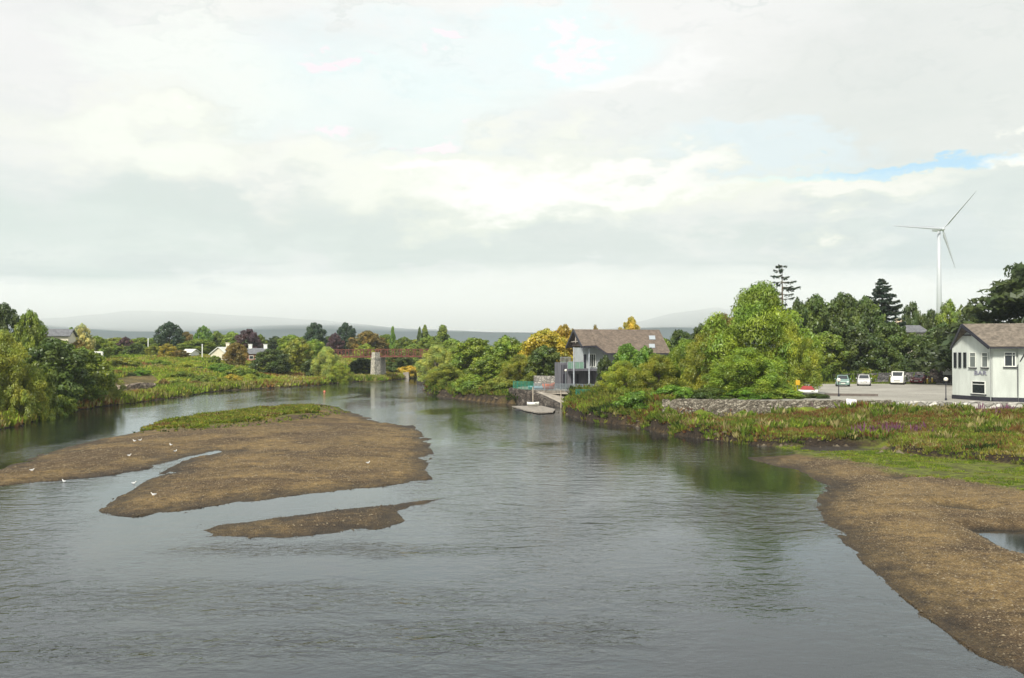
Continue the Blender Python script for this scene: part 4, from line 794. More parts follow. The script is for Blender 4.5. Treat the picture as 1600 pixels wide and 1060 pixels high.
ROOF_BROWN = mat('brown_tiles', roof_fn((.105, .082, .066), (.165, .128, .100))); ROOF_BAR = mat('grey_brown_tiles', roof_fn((.110, .092, .076), (.18, .150, .122)))
ROOF_SLATE = mat('slate', roof_fn((.10, .105, .12), (.17, .175, .19)))

# ------------------------------------------------------------------ white bar building
ZC = 2.6
bl = empty('bar_building', (43, 92, ZC), 0, 'white two storey building with brown roof, dark plinth and BAR lettering', 'building')
def keep(o):                           # children were built in world coordinates
    o.matrix_parent_inverse = Matrix.Translation(-Vector(o.parent.location)) if o.parent.type == 'EMPTY' else Matrix(); return o
A = P(1488, 600, 93.6); B = P(1551.5, 600, 88.6); C_ = P(1591, 600, 87.8); w1 = Wall(A, B); w2 = Wall(B, C_)
RD = (Vector((C_.x, C_.y, 0)) - Vector((B.x, B.y, 0))).normalized(); D_ = C_ + RD * 16
sa, zap = w1.px(1507, 515); zev = P(1551, 542, 88.6).z
gp = [w1.pt(0, ZC - .3), w1.pt(w1.L, ZC - .3), w1.pt(w1.L, zev), w1.pt(sa, zap - .15), w1.pt(0, P(1488, 543, 93.6).z)]
L2 = 19.0
m = MB(); r0 = gp; r1 = [p + RD * L2 for p in gp]; m.loft([r0, r1]); wall = m.build('wall', RENDER_W, bl)
m = MB(); w1.box(m, -.03, w1.L + .02, ZC - .2, P(1551, 621, 88.6).z, .004, .05); w2.box(m, .0, w2.L + 14, ZC - .2, P(1551, 621, 88.6).z, .004, .05); m.build('plinth', DARKTRIM, bl)
# extension, slightly proud, past the downpipe corner
w3 = Wall(C_, D_); m = MB(); w3.box(m, 0.0, 14, ZC - .2, zev - .05, -.4, .25); m.build('wall', RENDER_W, bl)
m = MB(); w3.box(m, .0, 14, ZC - .25, P(1551, 621, 88.6).z, .254, .30); m.build('plinth', DARKTRIM, bl)
# roof: two thick slopes
def slab(m, a, b, c, d, th):
    nrm = (b - a).cross(d - a).normalized(); nrm = nrm if nrm.z > 0 else -nrm; o = nrm * th
    return m.hexa([a, b, c, d, a + o, b + o, c + o, d + o])
R1 = P(1503, 508, 91.2); E1 = P(1546, 543.5, 88.0); E0 = P(1485.5, 546, 94.0)
ov = RD * (L2 + .5)
m = MB(); slab(m, E1, E1 + ov, R1 + ov, R1, .14); slab(m, E0, R1, R1 + ov, E0 + ov, .14); m.build('roof', ROOF_BAR, bl)
m = MB(); m.bar(E1 - Vector((.06, .05, .02)), R1 - Vector((.06, .05, .02)), .08, .30); m.bar(E0 - Vector((.06, .03, .02)), R1 - Vector((.06, .05, .02)), .08, .30); m.build('bargeboard', DARKTRIM, bl)
m = MB(); gq = E1 + Vector((0, -.07, -.02)); m.bar(gq, gq + ov, .13, .12); m.build('gutter', DARKTRIM, bl)
for (u0, u1) in ((1491, 1495), (1498.3, 1502.3), (1506, 1510.3)): window(w1, bl, u0, 551, u1, 575, fr=.03, fm=DARKTRIM, sill=False)
window(w1, bl, 1515.5, 551, 1525.5, 574.5, hb=(.74,), fr=.05, pane=BLIND); window(w1, bl, 1534.5, 551, 1544.5, 574.5, hb=(.74,), fr=.05, pane=BLIND)
window(w2, bl, 1568.5, 550, 1587.5, 573.5, bars=(.70,), hb=(.78,), fr=.09)
window(w1, bl, 1519, 595, 1540.5, 616.5, bars=(), hb=(.74,), fr=.07)
m = MB(); a, z = w2.px(1590, 572); b_, z2 = w2.px(1600, 553); m.tube([w2.pt(a, z, .12), w2.pt(b_, z2, .4)], .05, 6); m.tube([w2.pt(a, z, .12), w2.pt(a, ZC + .5, .12)], .04, 6); m.build('downpipe', DARKTRIM, bl)
m = MB(); m.tube([w1.pt(w1.L - .15, zev - .1, .12), w1.pt(w1.L - .15, ZC + .1, .12)], .045, 6); m.build('downpipe', simple('grey_pipe', (.30, .32, .32), .6, .1, 3), bl)
m = MB(); a, z = w1.px(1508, 525); w1.box(m, a, a + .8, z, z + .12, .01, .30); m.build('gable_lamp', DARKTRIM, bl)
def lettering(w, txt, u0, v0, u1, v1, m_, parent):
    cu = bpy.data.curves.new('lettering', 'FONT'); cu.body = txt; cu.extrude = .02; cu.align_x = 'LEFT'; o = bpy.data.objects.new('lettering', cu); COL.objects.link(o)
    bpy.context.view_layer.update(); a, b, z0, z1 = w.rect(u0, v0, u1, v1); wx = o.dimensions.x; wy = max(v.co.y for v in o.to_mesh().vertices)
    me_ = bpy.data.meshes.new_from_object(o); bpy.data.objects.remove(o); me_.name = 'lettering'; me_.materials.clear(); me_.materials.append(m_); o = bpy.data.objects.new('lettering', me_); COL.objects.link(o); p = w.pt(a, z0, .05); M = Matrix(((w.e.x, 0, w.n.x), (w.e.y, 0, w.n.y), (0, 1, 0))).to_4x4()
    o.matrix_world = Matrix.Translation(p) @ M @ Matrix.Diagonal(((b - a) / wx, (z1 - z0) / wy, 1, 1)); mw = o.matrix_world.copy(); o.parent = parent; o.matrix_parent_inverse = parent.matrix_basis.inverted(); return o
lettering(w1, 'BAR', 1522.5, 579.5, 1541.5, 586.5, simple('grey_letters', (.22, .22, .30), .5, .1, 3), bl)
def fix_children(root):                # parts modelled in world space: cancel the root's placement
    inv = root.matrix_basis.inverted()
    for c in root.children:
        if c.type == 'MESH': c.matrix_parent_inverse = inv
fix_children(bl)

# ------------------------------------------------------------------ boathouse
YH = 1.9
bh = empty('boathouse', (12, 130, YH), 0, 'boathouse with large brown roof, white upper wall, balcony and dark stone ground floor', 'building')
K = P(909, 600, 127.2); th = R(-12); RX = Vector((math.cos(th), math.sin(-th), 0)); RY = Vector((-math.sin(-th), math.cos(th), 0))
wf = Wall(K, K + RX * 12); zE = P(909, 542, 127.2).z; zE2 = P(952, 553, 129).z
# gable face line from near corner K away to K + RY*7
ridge0 = P(896, 516.4, 130.6); rl = 12.3
NE = P(909, 542.5, 126.6); FE = P(884, 544, 134.2); MID = P(931.5, 541.5, 127.2); LE = P(948, 553.5, 126.4)
m = MB(); rr = ridge0 + RX * rl
slab(m, NE, MID, ridge0 + RX * 2.3, ridge0, .16)
slab(m, MID, LE, ridge0 + RX * 3.6, ridge0 + RX * 2.3, .16)
slab(m, LE, LE + RX * 8.9, rr, ridge0 + RX * 3.6, .16)
slab(m, FE, ridge0, rr, FE + RX * rl, .16); m.build('roof', ROOF_BROWN, bh)
wood_dark = simple('dark_timber', (.060, .040, .035), .7, .35, 2)
m = MB(); m.bar(NE, ridge0, .10, .34); m.bar(FE, ridge0, .10, .34); m.bar(NE - Vector((0, .05, 0)), MID - Vector((0, .05, 0)), .10, .20); m.bar(MID - Vector((0, .05, 0)), LE - Vector((0, .05, 0)), .10, .2); m.bar(LE - Vector((0, .05, 0)), LE + RX * 8.9 - Vector((0, .05, 0)), .10, .2); m.build('bargeboard', DARKTRIM, bh)
# gable boarding (triangle under the verge, set back)
s_ = RX * .5; g0 = FE.lerp(ridge0, .12) + s_; g1 = ridge0 + s_ - Vector((0, 0, .15)); g2 = NE.lerp(ridge0, .05) + s_; m = MB(); m.loft([[g0, g1, g2], [p + RX * .1 for p in (g0, g1, g2)]]); m.build('gable_boarding', wood_dark, bh)
m = MB(); m.bar(NE.lerp(ridge0, .35) + RX * .3, FE.lerp(ridge0, .35) + RX * .3, .12, .12); m.bar(ridge0 + RX * .3, NE.lerp(FE, .5) + RX * .3 + Vector((0, 0, .6)), .1, .1); m.build('gable_truss', simple('pale_timber', (.40, .36, .32), .8, .2, 3), bh)
# upper white walls
wu = Wall(P(908, 600, 128.4), P(908, 600, 128.4) + RX * 13)
zf = P(908, 577, 128.4).z
def wallbox(nm, w, u0, u1, z0, z1, d0, d1, mt):
    a = w.px(u0, 560)[0]; b = w.px(u1, 560)[0]; m = MB(); w.box(m, a, b, z0, z1, d0, d1); return m.build(nm, mt, bh)
wallbox('upper_wall', wu, 910.5, 1036, zf, zE - .1, -4.0, 0, simple('boathouse_render', (.38, .41, .43), .85, .1, .8))
sidew = MB(); a = wu.px(910.5, 560)[0]; wu.box(sidew, a - .003, a + .25, zf, zE - .12, .003, .01); 
lowm = simple('grey_cladding', (.115, .115, .135), .85, .30, 2.0, streak=True, bmp=.01)
wallbox('lower_wall', wu, 893, 1036, YH - .3, zf - .005, -4.2, -1.6, lowm)
wallbox('lower_wall', wu, 931.5, 1036, YH - .3, zf - .008, -1.55, -.1, lowm)
wst = Wall(P(876, 600, 130.5), P(876, 600, 130.5) + RX * 4)
m = MB(); a, b, z0, z1 = wst.rect(876, 567, 892, 610); wst.box(m, a, b, YH - .3, z1, -3.2, 0); m.build('stair_tower', lowm, bh)
m = MB(); a, b, z0, z1 = wu.rect(889, 576, 931, 579.5); wu.box(m, a, b, z0, z1, -1.5, 1.0); m.build('balcony_floor', simple('balcony_edge', (.10, .10, .12), .7, .2, 2), bh)
GG = mat('green_glass', lambda t, o: bsdf(t, o, Base_Color=(.20, .34, .27), Roughness=.12, Alpha=.75))
m = MB(); a, b, z0, z1 = wu.rect(884, 566, 909, 576); wu.box(m, a, b, z0, z1, .90, .94); m.build('balustrade_glass', GG, bh)
m = MB(); wu.box(m, a, b, z1, z1 + .07, .88, .96); 
for q in np.linspace(a, b, 5): wu.box(m, q - .025, q + .025, z0, z1, .945, .985)
m.build('balustrade_rail', simple('steel_rail', (.30, .34, .36), .4, .1, 3), bh)
pm = simple('grey_post', (.34, .37, .42), .6, .15, 3)
for (u, v0, v1, d) in ((893.3, 543, 606, 1.0), (917, 542, 606, 1.0)):
    m = MB(); a, z1 = wu.px(u, v0); m.bar(wu.pt(a, YH - .1, d), wu.pt(a, z1, d), .16); m.build('post', pm, bh)
window(wu, bh, 919.7, 553, 930.5, 574, bars=(.34, .66), fr=.09, sill=False, name='window'); 
dm = MB(); a, b, z0, z1 = wu.rect(911.8, 554, 915.8, 575.5); wu.box(dm, a, b, z0, z1, .003, .04); dm.build('door', DARKTRIM, bh)
window(wu, bh, 942, 555, 945.5, 568, fr=.06, sill=False)
for u, v in ((884, 585), (897, 585), (903, 590)):
    m = MB(); a, z = wst.px(u, v)
m = MB(); a, b, z0, z1 = wst.rect(876, 565, 892, 567.2)
for q in np.linspace(a, b, 9): wst.box(m, q - .02, q + .02, z0 - .1, z1 + .55, -.10, -.06)
wst.box(m, a, b, z1 + .55, z1 + .60, -.12, -.05); m.build('stair_rail', pm, bh)
m = MB()
for q in np.linspace(a + .12, b - .05, 7): wst.box(m, q - .035, q + .035, YH, z0 - .25, .004, .05)
m.build('cladding_battens', DARKTRIM, bh)
for (u0, u1) in ((880, 882.4), (897.5, 899.5), (905.5, 909)):
    m = MB(); a, b, z0, z1 = (wst if u0 < 890 else wu).rect(u0, 585, u1, 600); (wst if u0 < 890 else wu).box(m, a, b, z0, z1, (.003 if u0 < 890 else -1.597), (.04 if u0 < 890 else -1.55)); m.build('dark_opening', DARKTRIM, bh)
# skylights on the long slope
base_n = ((LE + RX * 8.9) - LE).cross(ridge0 - LE).normalized(); base_n = base_n if base_n.z > 0 else -base_n
SKYL = simple('skylight_glass', (.34, .38, .42), .2, .05, 2)
def on_slope(u, v):
    d = ray(u, v); k = (LE + base_n * .16 - Vector((0, 0, HC))).dot(base_n) / d.dot(base_n); return Vector((0, 0, HC)) + d * k
for (u0, v0, u1, v1) in ((1014.5, 525.5, 1024, 531.5), (1014.5, 538.5, 1023.5, 544.5)):
    p = [on_slope(u0, v1), on_slope(u1, v1), on_slope(u1 - .8, v0), on_slope(u0 - .8, v0)]; m = MB(); m.hexa([q + base_n * .02 for q in p] + [q + base_n * .10 for q in p]); m.build('skylight', SKYL, bh)
fix_children(bh)

# quay wall, slipway, landing stage
stone_fn2 = lambda c0, c1, c2, s: (lambda t, o: (lambda vo, p: bump(t, t.math('MULTIPLY', t.sstep(vo.outputs['Distance'], .0, .25), 1.0), .8, .05, bsdf(t, o, Base_Color=t.mix(1, t.ramp(t.node('ShaderNodeSeparateColor', i_0=vc(t, p, s)).outputs[0], [(0, c0), (.5, c1), (1, c2)], 'LINEAR'), t.ramp(vo.outputs['Distance'], [(.0, (.35,) * 3), (.14, (1.0,) * 3)], 'LINEAR'), 'MULTIPLY'), Roughness=.9)))(vedge(t, p_ := t.node('ShaderNodeNewGeometry').outputs['Position'], s), p_))
def vedge(t, p, s): n = t.node('ShaderNodeTexVoronoi', feature='DISTANCE_TO_EDGE'); t.put(n.inputs['Vector'], t.vmath('MULTIPLY', p, (1, 1, 1.4))); n.inputs['Scale'].default_value = s; return n
def vc(t, p, s): n = t.node('ShaderNodeTexVoronoi'); t.put(n.inputs['Vector'], t.vmath('MULTIPLY', p, (1, 1, 1.4))); n.inputs['Scale'].default_value = s; return n.outputs['Color']
DRY = mat('dry_stone', stone_fn2((.10, .085, .065), (.19, .165, .13), (.36, .33, .27), 4.8))
DRYG = mat('grey_stone', stone_fn2((.06, .06, .065), (.12, .115, .12), (.20, .19, .19), 2.2))
QST = mat('quay_stone', stone_fn2((.030, .024, .020), (.075, .060, .050), (.15, .13, .11), 2.0))
CONC = simple('concrete', (.30, .27, .235), .9, .22, .9, bmp=.01)
qw = [P(799, 600, 131.5), P(826, 600, 128.8), P(848, 600, 127.0), P(880, 600, 123.0)]
m = MB()
for a, b, z0, z1 in ((qw[0], qw[1], 2.15, 1.95), (qw[1], qw[2], 1.9, 1.3), (qw[2], qw[3], 1.3, .25)):
    d = (b - a); nn_ = Vector((d.y, -d.x, 0)).normalized() * .5; nn_ = nn_ if nn_.y < 0 else -nn_
    f = lambda p, z, k: Vector((p.x, p.y, z)) + nn_ * k
    m.hexa([f(a, -.8, 1.2), f(b, -.8, 1.2), f(b, -.8, -.6), f(a, -.8, -.6), f(a, z0, 1), f(b, z1, 1), f(b, z1, -.6), f(a, z0, -.6)])
tag(m.build('quay_wall', QST), 'dark stone quay wall sloping down to the water in front of the boathouse', 'wall')
m = MB(); p0, p1, p2, p3 = P(836, 600, 128.9), P(880, 600, 124.2), P(897, 600, 123.5), P(882, 600, 131); f = lambda p, z: Vector((p.x, p.y, z))
m.hexa([f(p0, .9), f(p1, -.6), f(p2, -.6), f(p3, 1.0), f(p0, 1.96), f(p1, .12), f(p2, .14), f(p3, 1.98)]); tag(m.build('slipway', CONC), kind='structure')
m = MB(); e0, e1, e2, e3 = P(799, 604, 133), P(880, 604, 132), P(930, 604, 126.8), P(884, 604, 127); m.hexa([f(e, 1.5) for e in (P(801, 600, 131), P(905, 600, 125.6), P(960, 600, 127), P(830, 600, 150))] + [f(e, 1.985) for e in (P(801, 600, 131), P(905, 600, 125.6), P(960, 600, 127), P(830, 600, 150))]); tag(m.build('boathouse_yard', CONC), kind='structure')
# rear yard wall of pale stone
m = MB(); a, b = P(834, 600, 138), P(878, 600, 136); m.hexa([f(a, 1.8), f(b, 1.8), f(b + Vector((0, .5, 0)), 1.8), f(a + Vector((0, .5, 0)), 1.8), f(a, 3.6), f(b, 3.6), f(b + Vector((0, .5, 0)), 3.6), f(a + Vector((0, .5, 0)), 3.6)])
tag(m.build('yard_wall', mat('pale_stone', stone_fn2((.16, .15, .14), (.28, .27, .25), (.40, .38, .35), 2.0))), 'pale grey stone wall behind the boathouse yard, under the autumn tree', 'wall')
def fence(name, a, b, z0, h, label, mt, mesh_m, nposts):
    e = empty(name, (a.x, a.y, z0), 0, label, 'fence'); 
    for i in range(nposts):
        p = a.lerp(b, i / (nposts - 1)); MB().bar((p.x, p.y, z0), (p.x, p.y, z0 + h), .08).build('post', mt, e)
    pn = MB(); d = (b - a); n = int(d.length / .12)
    for i in range(n): p = a.lerp(b, (i + .5) / n); pn.bar((p.x, p.y, z0 + .05), (p.x, p.y, z0 + h - .03), .05, .03)
    for q in (.06, .5, .96): pn.bar((a.x, a.y, z0 + h * q), (b.x, b.y, z0 + h * q), .04)
    pn.build('bars', mesh_m, e); fix_children(e); return e
GRN = simple('green_metal', (.015, .16, .11), .45, .2, 3); GREYM = simple('grey_metal', (.15, .18, .20), .5, .2, 3)
fence('metal_fence', P(802, 600, 130.9), P(833, 600, 128.6), 1.97, 1.15, 'dark green metal fence on top of the quay wall', GRN, GRN, 6)
fence('metal_fence', P(834, 600, 128.5), P(928, 600, 124.6), 1.95, .95, 'thin grey railing around the boathouse yard edge', GREYM, GREYM, 12)
e = empty('landing_stage', tuple(G(835, 640, 0)), 0, 'low timber landing stage floating in front of the quay wall', 'jetty')
dk = simple('weathered_planks', (.25, .225, .195), .85, .35, 2); q = [G(800, 634.5, .22), G(822, 641, .22), G(842, 644.5, .22), G(864, 643.5, .22), G(868, 639.5, .22), G(846, 634, .22)]
for i in range(len(q)): q[i] = Vector(q[i])
m = MB(); m.loft([[p + Vector((0, 0, -.14)) for p in q], q]); m.build('deck', dk, e)
m = MB()
for (u, v) in ((812, 640), (838, 644), (856, 643), (850, 637)): g = G(u, v, .1); m.box(g.x - .5, g.x + .5, g.y - .5, g.y + .5, -.18, .12)
m.build('floats', simple('black_float', (.02, .02, .022), .6, .2, 2), e)
fix_children(e)
def boat(name, loc, L, Wd, H, rz, mt, label, inner=None, cat='boat', flip=False):
    e = empty(name, loc, rz, label, cat); rings = []
    for i in range(11):
        q = i / 10; w = Wd / 2 * (math.sin(math.pi * min(1, .12 + q * .95)) ** .6 if q < .98 else .06); x = (q - .5) * L; kz = H * (.25 * (2 * q - 1) ** 2)
        rings.append([(x, -w, H + kz * .6), (x, -w * .85, H * .35 + kz), (x, -w * .3, kz * .5), (x, w * .3, kz * .5), (x, w * .85, H * .35 + kz), (x, w, H + kz * .6), (x, w * .86, H * .92 + kz * .6), (x, 0, H * .6), (x, -w * .86, H * .92 + kz * .6)])
    m = MB(); m.loft(rings); h = m.build('hull', mt, e, smooth=True)
    m = MB()
    for q in (-.15, .2): m.box(L * q - .1, L * q + .1, -Wd * .42, Wd * .42, H * .78, H * .84)
    m.build('thwart', inner or dk, e)
    if flip: e.rotation_euler = (R(180), 0, rz); e.location.z += H * 1.1
    return e
g = G(833, 634, .3); boat('dinghy', (g.x, g.y, .29), 1.5, .95, .42, .1, WHITE, 'small white dinghy lying on the landing stage')
boat('kayak', (P(846, 600, 130.5).x, 130.5, 2.0), 3.6, .8, .4, .15, simple('blue_plastic', (.30, .50, .62), .4, .1, 2), 'pale blue small boat lying in the yard left of the orange one')
boat('kayak', (P(858, 600, 129.6).x, 129.6, 2.0), 2.2, .9, .75, .8, simple('orange_plastic', (.60, .13, .03), .4, .15, 2), 'orange small boat lying in the boathouse yard')
for u, v0, v1, lab in ((832.7, 605, 634, 'short pale mooring post rising from the landing stage beside the dinghy'), (876.5, 610, 636, 'mooring post at the foot of the slipway')):
    g = G(u, v1, .1 if u > 850 else .25); z = P(u, v0, g.y).z; e = empty('mooring_post', (g.x, g.y, -.8), 0, lab, 'post'); MB().tube([(0, 0, 0), (0, 0, z + .8)], .07, 8).build('shaft', simple('old_wood', (.38, .33, .27), .9, .2, 4), e); MB().tube([(0, 0, z + .8), (0, 0, z + .86)], [.09, .03], 8).build('cap', DARKTRIM, e)
m = MB(); a, b = P(900, 600, 121.5), P(921, 600, 120.5); e = fence('metal_fence', a, b, hz(a.x, a.y) + .2, 1.0, 'short green fence panel at the right end of the slipway', GRN, GRN, 3)

# ------------------------------------------------------------------ stone walls and car park
def thick_wall(pts, z0s, z1s, th, name, label, mt, seg=.7, rough=.05):
    rings = []; 
    for i in range(len(pts) - 1):
        a = Vector((*pts[i], 0)); b = Vector((*pts[i + 1], 0)); n = max(1, int((b - a).length / seg))
        for k in range(n + (1 if i == len(pts) - 2 else 0)):
            q = k / n; p = a.lerp(b, q); d = (b - a).normalized(); nn_ = Vector((d.y, -d.x, 0)); nn_ = nn_ if nn_.y < 0 else -nn_
            z0 = z0s[i] + (z0s[i + 1] - z0s[i]) * q; z1 = z1s[i] + (z1s[i + 1] - z1s[i]) * q + random.uniform(-rough, rough); j = lambda: random.uniform(-rough, rough)
            cs = []
            for zz in np.linspace(z0, z1, 6): cs.append(p + nn_ * (th / 2 + .12 * (z1 - zz) + j()) + Vector((0, 0, zz)))
            for zz in np.linspace(z1, z0, 4): cs.append(p - nn_ * (th / 2 + j()) + Vector((0, 0, zz)))
            rings.append(cs)
    m = MB(); m.loft(rings); return tag(m.build(name, mt), label, 'wall')
thick_wall([(14.0, 89.4), (18, 88.5), (24, 87.6), (29, 87.2), (34, 86.2)], [.8, .9, 1.2, 1.4, 1.6], [2.85, 2.82, 2.8, 2.82, 2.85], .6, 'dry_stone_wall', 'rough dry stone wall along the marsh below the giant willow', DRY, seg=.35, rough=.07)
thick_wall([(34.3, 86.1), (46, 84.7), (60, 83.7)], [1.7, 1.8, 1.8], [2.78, 2.74, 2.72], .6, 'stone_kerb_wall', 'low pale topped wall between the marsh and the white bar building', mat('pale_cap_stone', stone_fn2((.20, .19, .17), (.42, .41, .38), (.62, .60, .57), 1.6)), seg=.6, rough=.05)
m = MB(); a = [(15.2, 90.2), (29.2, 88.3), (47, 85.8), (75, 84.5), (75, 137), (30, 141), (21, 141), (17, 118)]
m.f.append(tuple(range(len(a)))); m.v = [(x_, y_, 2.625) for x_, y_ in a]; 
def tarm_fn(t, o):
    p = t.node('ShaderNodeNewGeometry').outputs['Position']; n1 = t.noise(p, .25, 5, .6); n2 = t.noise(p, 12, 3)
    bsdf(t, o, Base_Color=t.mix(1, t.ramp(n1, [(.3, (.25, .238, .212)), (.7, (.34, .325, .29))]), t.ramp(n2, [(.3, (.8,) * 3), (.7, (1.2,) * 3)]), 'MULTIPLY'), Roughness=.9)
tag(m.build('car_park', mat('worn_tarmac', tarm_fn)), kind='structure')
m = MB(); a, b = P(1290, 612, 99.5), P(1372, 612, 98); m.hexa([f(a, 2.6), f(b, 2.6), f(b + Vector((0, .35, 0)), 2.6), f(a + Vector((0, .35, 0)), 2.6), f(a, 2.86), f(b, 2.86), f(b + Vector((0, .35, 0)), 2.86), f(a + Vector((0, .35, 0)), 2.86)])
m.build('kerb', simple('kerb_stone', (.13, .11, .10), .9, .2, 3)); tag(bpy.data.objects['kerb'], kind='structure')
zw = [P(1250, 589, 139).z, P(1320, 585, 138).z, P(1455, 579, 137.5).z]
thick_wall([(P(1245, 600, 139.5).x, 139.5), (P(1320, 600, 138.6).x, 138.6), (P(1452, 600, 138).x, 138)], [2.4, 2.4, 2.4], [3.75, 3.85, 4.2], .5, 'stone_wall', 'long grey stone wall behind the parked cars', DRYG, seg=.8)
thick_wall([(P(1453, 600, 136.5).x, 136.5), (P(1500, 600, 135.5).x, 135.5)], [2.4, 2.4], [4.75, 4.8], .5, 'stone_wall', 'taller brownish wall between the red car and the white bar building', mat('brown_stone', stone_fn2((.08, .06, .055), (.15, .125, .11), (.24, .21, .19), 2.2)), seg=.8)
# grass strip at the back of the car park
x, y = scatter(9000, (38, 75, 132.8, 138), lambda x, y: (x / y > .30) & (x / y < .44)); X_ = x; 
o_ = tufts('verge_grass', x, y, .16, .2, colours(x, y, ['green', 'olive', 'dark', 'lime'], 3, 151), 6, wid=.05)

# ------------------------------------------------------------------ vehicles
TYRE = simple('tyre', (.02, .02, .02), .85, .2, 5); RIM = simple('rim', (.45, .46, .48), .35, .1, 5, metal=.7); HEADL = mat('headlight_lens', lambda t, o: bsdf(t, o, Base_Color=(.8, .82, .84), Roughness=.15)); TAIL = mat('tail_lens', lambda t, o: bsdf(t, o, Base_Color=(.45, .02, .02), Roughness=.2))
PLATE = simple('plate', (.7, .7, .65), .5, .05, 3)
def car(name, u, v, label, colour, L=3.9, Wd=1.68, H=1.42, rz=0.0, kind='hatch', rear=False, cat='car'):
    """nose towards -Y before turning; profile stations: y, z low, z belt, z top, half width at belt, half width at top"""
    g = G(u, v, 2.63); paint = mat('paint_' + name + '_' + label.split()[0], lambda t, o: bsdf(t, o, Base_Color=colour, Roughness=.28, Coat_Weight=.5))
    e = empty(name, (g.x, g.y, 2.63), rz + (math.pi if rear else 0), label, cat, 'vehicles parked along the back of the car park')
    hw = Wd / 2
    def ring(y, z0, zb, hwl): return [(-hwl * .93, y, z0), (hwl * .93, y, z0), (hwl, y, z0 + .22), (hwl, y, zb - .12), (hwl * .93, y, zb), (-hwl * .93, y, zb), (-hwl, y, zb - .12), (-hwl, y, z0 + .22)]
    if kind == 'van': st = [(-.5, .30, .78, .86), (-.485, .22, .95, .95), (-.30, .20, 1.08, 1), (.4, .20, 1.10, 1), (.49, .22, 1.10, .98), (.5, .30, 1.05, .94)]; gl = [(-.33, .78, 1.07), (-.19, .90, H), (.0, .92, H + .02), (.46, .90, H), (.49, .86, 1.08)]
    elif kind == 'sport': st = [(-.5, .26, .55, .84), (-.48, .18, .66, .94), (-.2, .17, .80, 1), (.4, .18, .86, 1), (.49, .2, .84, .95), (.5, .3, .75, .9)]; gl = [(-.20, .84, .79), (-.02, .72, H), (.18, .72, H - .02), (.46, .78, .86)]
    else: st = [(-.5, .28, .62, .84), (-.48, .20, .74, .94), (-.25, .18, .90, 1), (.4, .18, .95, 1), (.49, .20, .93, .96), (.5, .30, .85, .92)]; gl = [(-.27, .86, .89), (-.07, .74, H), (.15, .75, H + .01), (.38, .74, H - .06), (.48, .82, .94)]
    m = MB(); m.loft([ring(y * L, z0, zb, hw * k) for y, z0, zb, k in st]); m.build('body', paint, e, smooth=False, bevel=.05)
    zb = .88 if kind == 'hatch' else (1.07 if kind == 'van' else .78)
    m = MB(); m.loft([[(-hw * .90, y * L, zb - .03), (hw * .90, y * L, zb - .03), (hw * k, y * L, max(z, zb)), (-hw * k, y * L, max(z, zb))] for y, k, z in gl]); m.build('cabin', paint, e, bevel=.04)
    # glass: windscreen, rear window, sides, each a thin slab just proud of the cabin
    def q4(pts, off, nm):
        m = MB(); nrm = (Vector(pts[1]) - Vector(pts[0])).cross(Vector(pts[3]) - Vector(pts[0])).normalized()
        if nrm.dot((sum((Vector(p) for p in pts), Vector()) / 4) - Vector((0, 0, zb + .2))) < 0: nrm = -nrm
        m.hexa([Vector(p) + nrm * .004 for p in pts] + [Vector(p) + nrm * off for p in pts]); m.build(nm, GLASS, e)
    y0, k0, z0 = gl[0]; y1, k1, z1 = gl[1]; lp = lambda a, b, q: a + (b - a) * q
    def band(ya, za, ka, yb, zb_, kb, lo, hi, nm):
        pts = []
        for q, sgn in ((lo, -1), (lo, 1), (hi, 1), (hi, -1)): pts.append((sgn * hw * lp(ka, kb, q) * .86, lp(ya, yb, q) * L, lp(za, zb_, q)))
        q4(pts, .02, nm)
    band(y0, z0, k0, y1, z1, k1, .10, .88, 'windscreen')
    ya, ka, za = gl[-1]; yb, kb, zb2 = gl[-2]; band(ya, za, ka, yb, zb2, kb, .12, .85, 'rear_window')
    for sgn in (-1, 1):
        yA = lp(y0, y1, .75) * L; yB = lp(gl[-1][0], gl[-2][0], .7) * L; zl = zb + .04; zh = H - .12; ym = (yA + yB) / 2
        for (p, r_) in ((yA, ym - .05), (ym + .05, yB)): q4([(sgn * hw * .895, p, zl), (sgn * hw * .895, r_, zl), (sgn * hw * .79, r_ - .04, zh), (sgn * hw * .79, p + .1, zh)], .02, 'side_window')
    for sx in (-1, 1):
        for sy in (-.32, .31):
            m = MB(); m.tube([(sx * (hw - .2), sy * L, .30), (sx * (hw + .015), sy * L, .30)], .30, 14); w = m.build('wheel', TYRE, e)
            m = MB(); m.tube([(sx * (hw + .01), sy * L, .30), (sx * (hw + .03), sy * L, .30)], .18, 12); m.build('rim', RIM, w)
    hz_ = st[1][2] - .14
    for sx in (-1, 1):
        m = MB(); m.ball((sx * hw * .68, -.492 * L, hz_), (.15, .05, .085)); m.build('headlight', HEADL, e, smooth=True)
        m = MB(); m.box(sx * hw * .80 - .08, sx * hw * .80 + .08, .492 * L, .507 * L, .66, .88); m.build('tail_light', TAIL, e)
        m = MB(); m.ball((sx * (hw + .08), -.17 * L, zb + .08), (.09, .05, .07), 8, 6); m.build('mirror', paint, e)
    m = MB(); m.box(-.26, .26, -.508 * L, -.498 * L, .36, .47); m.build('number_plate', PLATE, e)
    m = MB(); m.box(-.40, .40, -.5045 * L, -.497 * L, .49, .56); m.build('grille', DARKTRIM, e)
    return e
car('parked_car', 1316.5, 603.5, 'teal green hatchback parked leftmost by the grey stone wall', (.19, .30, .27), rz=-.30)
car('parked_car', 1350, 602.5, 'silver hatchback parked between the teal car and the white van', (.55, .55, .56), rz=-.36)
car('parked_van', 1403.5, 600.5, 'boxy white van with dark windscreen parked by the wall', (.78, .78, .74), L=4.2, Wd=1.72, H=1.74, kind='van', rz=-.46, cat='van')
